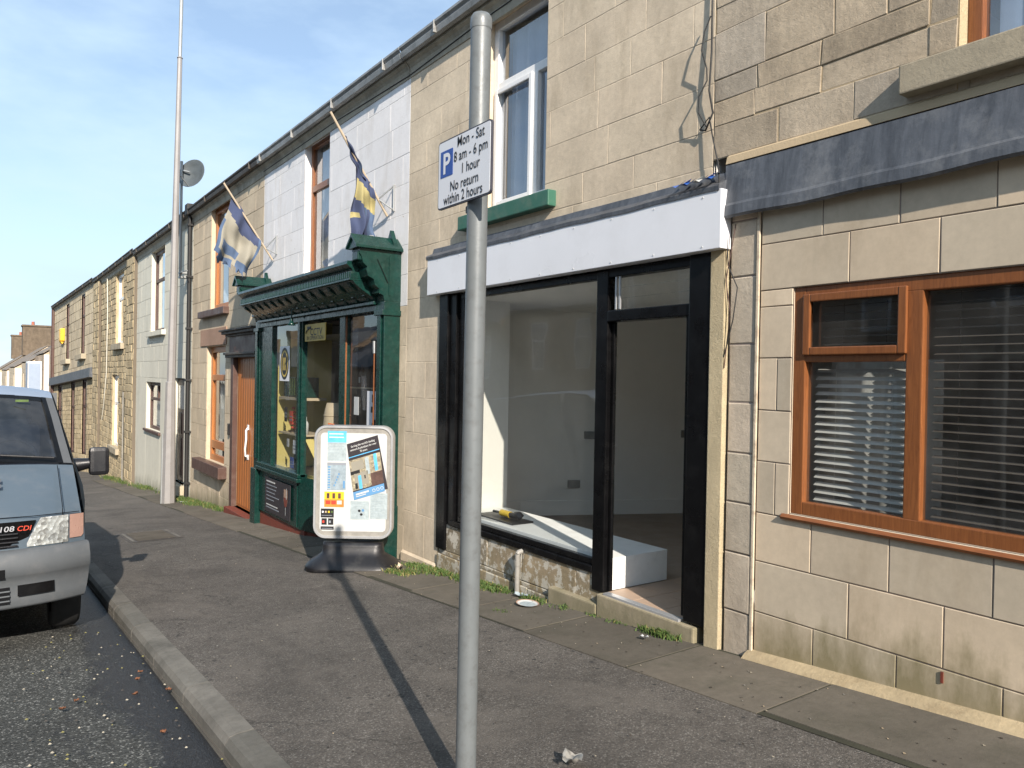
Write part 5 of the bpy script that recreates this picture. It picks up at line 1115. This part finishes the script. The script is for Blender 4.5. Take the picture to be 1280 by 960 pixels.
# sides : columns along y from sill to roof edge
def topz(y):
    pts = [(.32, .955), (.45, 1.07), (.62, 1.19), (.86, 1.355), (1.59, 1.965), (1.72, 2.02), (2.1, 2.065), (4.5, 2.06), (4.68, 2.0), (4.74, 1.8)]
    for (a, b), (c, d2_) in zip(pts, pts[1:]):
        if a <= y <= c: return b + (d2_ - b) * (y - a) / (c - a)
    return pts[0][1] if y < .32 else 1.8
for s in (-1, 1):
    ysn = [.32, .45, .62, .86, 1.1, 1.35, 1.59, 1.72, 2.1, 2.8, 3.6, 4.5, 4.68, 4.74]; vs = []; fs = []; n = 7
    for y in ysn:
        tz = topz(y)
        for k in range(n):
            z = .36 + (tz - .36) * k / (n - 1); hw = .985 if z < 1.15 else .985 - (z - 1.15) * .185
            hw -= .02 * max(0, (.5 - z)) + (.035 * ((.6 - y) / .3) ** 2 if y < .6 else 0); vs.append((s * hw, y, z))
    for j in range(len(ysn) - 1):
        for k in range(n - 1):
            if k == 0 and ysn[j] in (.62, .86, 1.1, 3.6) : continue
            a_ = j * n + k; fs.append((a_, a_ + 1, a_ + n + 1, a_ + n) if s < 0 else (a_, a_ + n, a_ + n + 1, a_ + 1))
    mb.mesh(vs, fs, 'van', smooth=True)
mb.face([(-.93, .35, .36), (.93, .35, .36), (.93, 4.7, .36), (-.93, 4.7, .36)], 'black')
body = mb.build('body', van, world=False)
# panel gaps
q = MB()
for s in (-1, 1):
    q.tube([(s * .80, .235, 1.045), (s * .80, .5, 1.212), (s * .80, .74, 1.36)], .004, 'black', 4); q.tube([(s * .80, .225, .76), (s * .80, .235, 1.04)], .004, 'black', 4)
    q.tube([(s * .975, .98, .5), (s * .978, .98, 1.15), (s * .93, 1.02, 1.45)], .004, 'black', 4)
q.tube([(-.92, .30, 1.0), (-.6, .158, 1.0), (0, .137, 1.003), (.6, .158, 1.0), (.92, .30, 1.0)], .004, 'black', 4)
q.build('panel_gap', van, world=False)
q = MB()
for s in (-1, 1):
    q.mesh([(s * .40, .42, 1.215), (s * .16, .40, 1.21), (s * .16, .44, 1.235), (s * .40, .46, 1.24)], [(0, 1, 2, 3)], 'pillar'); q.mesh([(s * .40, .49, 1.255), (s * .14, .47, 1.25), (s * .14, .51, 1.272), (s * .40, .53, 1.28)], [(0, 1, 2, 3)], 'pillar')
q.build('bonnet_vent', van, world=False)
# windscreen
mb, _ = shellstrip([(y + .01 if 0 else y - .006, z + .006, hw - .05, pr, cr_) for y, z, hw, pr, cr_ in wind], 'black', tmax=1.0); 
ws = MB(); shellstrip([(.845, 1.452, .84, .085, .028), (1.0, 1.592, .825, .10, .03), (1.25, 1.817, .80, .11, .03), (1.42, 1.968, .775, .12, .033)], 'glass_van', mb=ws)
# black surround: ring from strips
sur = MB(); shellstrip([(.79, 1.395, .905, .088, .03), (.845, 1.448, .90, .09, .03)], 'black', mb=sur); shellstrip([(1.415, 1.96, .80, .12, .035), (1.47, 2.004, .79, .12, .035)], 'black', mb=sur)
for s in (-1, 1):
    v = []
    for (y, z, hw, pr, cr_) in wind:
        for t in (.885, .93, .975, 1.0): v.append((s * hw * t, y + pr * t ** 3.2 - .002, z - cr_ * t ** 3 + .002))
    sur.mesh(v, [(i * 4 + k, i * 4 + k + 1, i * 4 + k + 5, i * 4 + k + 4) for i in range(3) for k in range(1)], 'black'); sur.mesh(v, [(i * 4 + k, i * 4 + k + 1, i * 4 + k + 5, i * 4 + k + 4) for i in range(3) for k in (1, 2)], 'pillar')
sur.build('windscreen_surround', van, world=False); ws.build('windscreen', van, world=False)
q = MB(); q.box(.25, .75, 1.75, 1.95, .9, 1.75, 'seat', .08); q.box(.33, .67, 1.78, 1.9, 1.72, 1.95, 'seat', .05); q.box(-.75, .1, 1.75, 1.95, .9, 1.75, 'seat', .08); q.box(-.85, .85, 1.0, 1.35, 1.0, 1.38, 'seat', .06); q.box(-.9, .9, 2.2, 2.25, .5, 2.05, 'pillar')
q.tube([(.5 + .19 * math.cos(6.283 * k / 20), 1.42 + .08 * math.sin(6.283 * k / 20), 1.42 + .17 * math.sin(6.283 * k / 20)) for k in range(21)], .014, 'seat', 6); q.build('seats', van, world=False)
q = MB(); 
q.tube([(.78, .80, 1.425), (.3, .80, 1.47), (-.1, .81, 1.475)], [.011, .012, .008], 'blackpl', 6); q.tube([(.1, .78, 1.43), (-.35, .79, 1.47), (-.75, .84, 1.46)], [.011, .012, .008], 'blackpl', 6); q.build('wiper', van, world=False)
q = MB(); q.box(.52, .62, 1.372, 1.376, 1.925, 1.945, 'lib_green'); q.build('sticker', van, world=False)
# headlights
for s in (-1, 1):
    def hp(x, z, dy=-.0): t = abs(x) / .96; return (s * x, .10 + .22 * t ** 3.2 + dy, z)
    q = MB(); pts = [(.50, .775), (.58, .97), (.60, .975), (.84, .985), (.84, .81), (.80, .775)]
    xs = [.56, .60, .65, .70, .76, .82, .84]; vs = []; 
    lo_ = lambda x: .775; hi_ = lambda x: .80 + (x - .56) / .08 * .185 if x < .64 else .985
    for x in xs: vs += [hp(x, lo_(x), -.008), hp(x, min(hi_(x), .985), -.008)]
    f_ = [(2 * i, 2 * i + 2, 2 * i + 3, 2 * i + 1) for i in range(len(xs) - 1)]
    q.mesh(vs, f_, 'lens', smooth=True); h_ = q.build('headlight', van, world=False)
    q = MB(); q.mesh([(a_, b_ - .012, c__) for a_, b_, c__ in vs], f_, 'lamp_glass'); q.build('lens', h_, world=False)
    q = MB(); vs = []; xs = [.85, .88, .91, .935, .952]
    for i, x in enumerate(xs): vs += [hp(x, .80 + .02 * (i == 4), -.008), hp(x, .985, -.008)]
    q.mesh(vs, [(2 * i, 2 * i + 2, 2 * i + 3, 2 * i + 1) for i in range(len(xs) - 1)], 'amber', smooth=True); q.build('indicator', van, world=False)
# grille and badge
q = MB(); n = 18; vs = []
for i in range(n + 1):
    x = -.62 + 1.24 * i / n; xt = x; y = .10 + .22 * (abs(x) / .96) ** 3.2 - .006; vs += [(x * .88, y, .775), (x, y, .97)]
q.mesh(vs, [(2 * i, 2 * i + 2, 2 * i + 3, 2 * i + 1) for i in range(n)], 'black')
for z in (.79, .82, .85, .88): q.tube([(x_, .10 + .22 * (abs(x_) / .96) ** 3.2 - .016, z) for x_ in [(-.50 + .1 * k) for k in range(11)]], .008, 'blackpl', 6)
g_ = q.build('grille', van, world=False)
q = MB(); fb_ = face_mat((.425, .066, .905), (1, .04, 0), (.15, 0, 1)); put_text(q, '108', .056, 'chrome', fb_, .008, 'CENTER', sx=1.2); fb_ = face_mat((.49, .062, .905), (1, .08, 0), (.2, 0, 1)); put_text(q, 'CDI', .052, 'redink', fb_, .006, 'LEFT', sx=1.05); q.build('badge', g_, world=False)
# bumper
mb = MB(); bst = [(.16, .765, .975, .18, 0), (.05, .76, .985, .22, 0), (.012, .73, .99, .24, 0), (.0, .66, .995, .24, 0), (.0, .58, .995, .24, 0), (.012, .57, .99, .24, 0), (.03, .50, .985, .24, 0), (.04, .42, .975, .23, 0), (.035, .355, .96, .22, 0), (.05, .335, .95, .22, 0), (.12, .33, .93, .22, 0)]
shellstrip(bst, 'bumper', mb=mb, nt=22)
for s in (-1, 1): mb.mesh([(s * .975, .3, .76), (s * .992, .31, .66), (s * .99, .31, .5), (s * .955, .31, .35), (s * .95, .6, .37), (s * .985, .62, .5), (s * .985, .62, .76)], [(0, 1, 2, 3, 4, 5, 6)], 'bumper')
bp = mb.build('bumper', van, world=False)
q = MB()
def bumpface(x, z, dy): return (x, .0 + (.03 if z < .52 else .008) + .24 * (abs(x) / .99) ** 3.2 - dy, z)
for (xa, xb, za, zb) in ((-.35, .42, .565, .635), (.50, .74, .425, .505), (-.74, -.50, .425, .505), (-.45, .45, .38, .50)):
    n = 8; vs = []
    for i in range(n + 1): x = xa + (xb - xa) * i / n; vs += [bumpface(x, za, .014), bumpface(x, zb, .006 if za < .5 else .012)]
    q.mesh(vs, [(2 * i, 2 * i + 2, 2 * i + 3, 2 * i + 1) for i in range(n)], 'black')
for z in (.40, .435, .47): q.tube([bumpface(-.45 + .1 * k, z, .014) for k in range(10)], .007, 'bumper', 6)
q.build('air_intake', bp, world=False)
for s in (-1, 1):   # mirrors
    q = MB(); q.box(s * 1.065, s * 1.225, .97, 1.09, 1.25, 1.50, 'blackpl', .035); q.tube([(s * .93, 1.08, 1.34), (s * 1.08, 1.04, 1.36)], [.07, .045], 'blackpl', 10); q.prism([(1.24, 1.27), (1.14, 1.27), (.96, 1.27), (.98, 1.46), (1.06, 1.60)], 'x', s * .925, s * .972, 'blackpl') if False else None; q.mesh([(s * .92, .92, 1.26), (s * .985, 1.15, 1.22), (s * .91, 1.22, 1.60)], [(0, 1, 2)], 'blackpl'); q.build('wing_mirror', van, world=False)
    for y in (.86, 3.85):
        wm = Matrix.Translation((s * .86, y, .325)) @ Matrix.Rotation(R(90), 4, 'Y'); q = MB()
        q.lathe([(.20, -.10), (.30, -.105), (.325, -.08), (.33, 0), (.325, .08), (.30, .105), (.20, .10)], 'rubber', 32, mat=wm); wh = q.build('wheel', van, world=False)
        q = MB(); q.lathe([(0, s * .07), (.06, s * .08), (.08, s * .06), (.17, s * .05), (.20, s * .09), (.205, s * .10)], 'alu', 24, mat=wm); q.build('rim', wh, world=False)

# ---------------------------------------------------------------- manhole cover, power tool, litter
mc = MB(); mat_ = Matrix.Identity(4)
def ppz(x, y, h): return (x, y, pz(x, y) + h)
def psheet(q, x0, x1, y0, y1, h, m): q.mesh([ppz(x0, y0, h), ppz(x1, y0, h), ppz(x1, y1, h), ppz(x0, y1, h)], [(0, 1, 2, 3)], m)
mh = empty('manhole_cover', ppz(2.1, 12.1, 0), 'rectangular metal utility cover set into the asphalt pavement', 'manhole cover')
q = MB(); psheet(q, 1.76, 2.46, 11.6, 12.8, .004, 'gutter_dark')
for a_, b_ in ((1.79, 1.83), (2.39, 2.43)): psheet(q, a_, b_, 11.66, 12.74, .008, 'kerb')
q.build('cover_frame', mh); q = MB()
for i in range(9): psheet(q, 1.86, 2.36, 11.68 + i * .12, 11.77 + i * .12, .009, 'slab')
q.build('cover_plate', mh)
t = empty('power_tool', (4.2, 6.2, .10), 'yellow and black hand tool lying on the white platform in the empty shop', 'tool')
q = MB(); q.box(4.05, 4.30, 5.72, 6.35, .101, .118, 'blackpl', .006); q.build('carry_board', t)
q = MB(); q.tube([(4.18, 6.08, .155), (4.18, 5.93, .155)], .032, 'toolyellow', 12); q.tube([(4.18, 5.93, .155), (4.18, 5.84, .16)], .026, 'blackpl', 12); q.tube([(4.18, 5.84, .165), (4.16, 5.76, .18), (4.17, 5.74, .16)], .034, 'blackpl', 12); q.tube([(4.18, 6.08, .155), (4.18, 6.22, .15)], .012, 'blackpl', 8); q.build('drill_body', t)
item('sheet_of_paper', lambda q: q.mesh([(3.99, 6.18, .104), (4.03, 5.92, .104), (4.20, 5.98, .106), (4.13, 6.25, .105)], [(0, 1, 2, 3)], 'orangeprint' if 0 else 'paper'), 'crumpled white paper lying at the far end of the white platform', 'paper')
def scrap(name, x, y, w_, l_, rot, m, label, cat, road=False, curl=.02, group=None):
    q = MB(); n = 6; vs = []; rr = random.Random(int(x * 100 + y * 10))
    for i in range(n + 1):
        for j in range(n + 1):
            u, v = i / n - .5, j / n - .5
            if abs(u) + abs(v) > .78: k = .78 / (abs(u) + abs(v)); u *= k; v *= k
            a_ = u * w_ * (1 + rr.uniform(-.1, .1)); b_ = v * l_ * (1 + rr.uniform(-.1, .1)); X_ = x + a_ * math.cos(rot) - b_ * math.sin(rot); Y_ = y + a_ * math.sin(rot) + b_ * math.cos(rot)
            zz = (gz(Y_) - .125 if road else pz(X_, Y_)) + .014 + rr.uniform(0, curl) + curl * 2 * (u * u + v * v); vs.append((X_, Y_, zz))
    q.mesh(vs, [(i * (n + 1) + j, i * (n + 1) + j + 1, (i + 1) * (n + 1) + j + 1, (i + 1) * (n + 1) + j) for i in range(n) for j in range(n)], m, smooth=True)
    return tag(q.build(name), label, cat, group)
# paper plate
pl_ = MB(); c = (3.66, 4.93)
for r0, r1, h0, h1, m_ in ((0, .06, .008, .008, 'palesheet'), (.06, .078, .008, .014, 'paper'), (.078, .088, .014, .017, 'redsand')):
    n = 24; vs = [(c[0] + r0 * math.cos(6.2832 * k / n) * 1, c[1] + r0 * math.sin(6.2832 * k / n) * 1.2, pz(*c) + h0 + .012) for k in range(n)] + [(c[0] + r1 * math.cos(6.2832 * k / n), c[1] + r1 * math.sin(6.2832 * k / n) * 1.2, pz(*c) + h1 + .012) for k in range(n)]
    pl_.mesh(vs, [(k, (k + 1) % n, (k + 1) % n + n, k + n) for k in range(n)], m_)
tag(pl_.build('paper_plate'), 'discarded white paper plate with orange rim near the grey pipe stub', 'plate')
scrap('litter', 3.78, 5.20, .06, .14, .3, 'palesheet', 'pale crumpled wrapper at the foot of the grey pipe stub', 'litter', group='litter on the pavement')
scrap('litter', 2.11, 2.50, .10, .09, .6, 'pvcgrey', 'grey white crumpled tissue near the foot of the sign post', 'litter', curl=.035, group='litter on the pavement')
scrap('litter', 3.66, 3.62, .03, .07, .2, 'paper', 'small white wrapper under the shop doorstep', 'litter', group='litter on the pavement')
scrap('litter', 3.62, 17.3, .1, .3, .2, 'paper', 'pale scrap beside the base of the lamp post', 'litter', group='litter on the pavement')
scrap('litter', 3.55, 7.0, .07, .08, .2, 'barrel', 'beige crumpled ball in the grass by the advertising board', 'litter', curl=.05, group='litter on the pavement')
for i, (x, y) in enumerate([(.42, 5.05), (.50, 5.15), (.90, 5.5), (.86, 5.35), (.98, 5.0), (.80, 5.05), (.82, 4.3)]):
    scrap('fallen_leaf', x, y, .035, .028, i * 1.3, 'leaf', 'small brown fallen leaf on the road by the kerb', 'leaf', road=True, curl=.012, group='fallen leaves in the gutter')
rr = random.Random(77); q = MB()
for i in range(420):
    x, y = rr.uniform(1.2, 3.8), rr.uniform(1.2, 12); 
    if rr.random() < .55: x = rr.uniform(3.2, 3.82)
    s = rr.uniform(.003, .008); h = .012
    q.mesh([ppz(x - s, y, h), ppz(x, y - s, h), ppz(x + s, y, h), ppz(x, y + s, h + .004)], [(0, 1, 2, 3), (0, 3, 2, 1)], rr.choice(['pvcgrey', 'barrel', 'cornice', 'gutter_dark', 'gutter_dark', 'gutter_dark', 'slab']))
for i in range(160):
    x, y = rr.uniform(.2, 1.0), rr.uniform(2.4, 7); s = rr.uniform(.004, .01); z = gz(y) - .125 + .008
    q.mesh([(x - s, y, z), (x, y - s, z), (x + s, y, z), (x, y + s, z + .004)], [(0, 1, 2, 3)], rr.choice(['straw', 'cornice', 'gutter_dark']))
tag(q.build('grit'), 'fine grit and crumbs scattered over the pavement', 'grit', kind='stuff')
# grass and weeds
q = MB(); rr = random.Random(5)
def tuft(x, y, n, h, spread, dry=.15):
    for _ in range(n):
        a_ = x + rr.gauss(0, spread * .5); b_ = y + rr.gauss(0, spread); a_ = min(a_, 3.86 if a_ > 3.0 else a_); hh = h * rr.uniform(.35, 1.1); d1, d2_ = rr.uniform(-1, 1) * hh * .8, rr.uniform(-1, 1) * hh * .8; ww = rr.uniform(.003, .007)
        z = pz(a_, b_) + .0; an = rr.uniform(0, 3.14); cx, cy = math.cos(an) * ww, math.sin(an) * ww; m_ = 'straw' if rr.random() < dry else 'lib_green'
        p1 = (a_ - cx, b_ - cy, z); p2 = (a_ + cx, b_ + cy, z); mid = (a_ + d1 * .4, b_ + d2_ * .4, z + hh * .7); p3 = (a_ + d1, b_ + d2_, z + hh * .95)
        q.mesh([p1, p2, (mid[0] + cx * .7, mid[1] + cy * .7, mid[2]), p3, (mid[0] - cx * .7, mid[1] - cy * .7, mid[2])], [(0, 1, 2, 3, 4)], m_)
for i in range(26): tuft(3.80, rr.uniform(5.25, 7.35), 80, .055, .09)
for i in range(9): tuft(rr.uniform(3.45, 3.7), rr.uniform(6.7, 7.25), 70, .05, .06, .3)
for i in range(8): tuft(3.80, rr.uniform(4.5, 5.15), 34, .045, .06)
for i in range(7): tuft(3.82, rr.uniform(3.5, 3.85), 60, .06, .045)
for i in range(5): tuft(3.83, rr.uniform(4.0, 4.4), 22, .03, .04)
for i in range(40): tuft(3.80, rr.uniform(14.6, 19.0), 40, .10, .12)
for i in range(30): tuft(3.80, rr.uniform(20, 31), 40, .13, .2)
for i in range(14): tuft(3.65, rr.uniform(16.0, 18.4), 40, .09, .1)
for i in range(3): tuft(3.40, rr.uniform(4.86, 4.95), 25, .02, .05)
for i in range(8): tuft(3.25 + i * .08, 1.28 + rr.uniform(-.01, .01), 18, .012, .012, .2)
tag(q.build('grass'), 'weeds and short grass growing along the foot of the walls', 'grass', kind='stuff')

scene.render.engine = 'CYCLES'
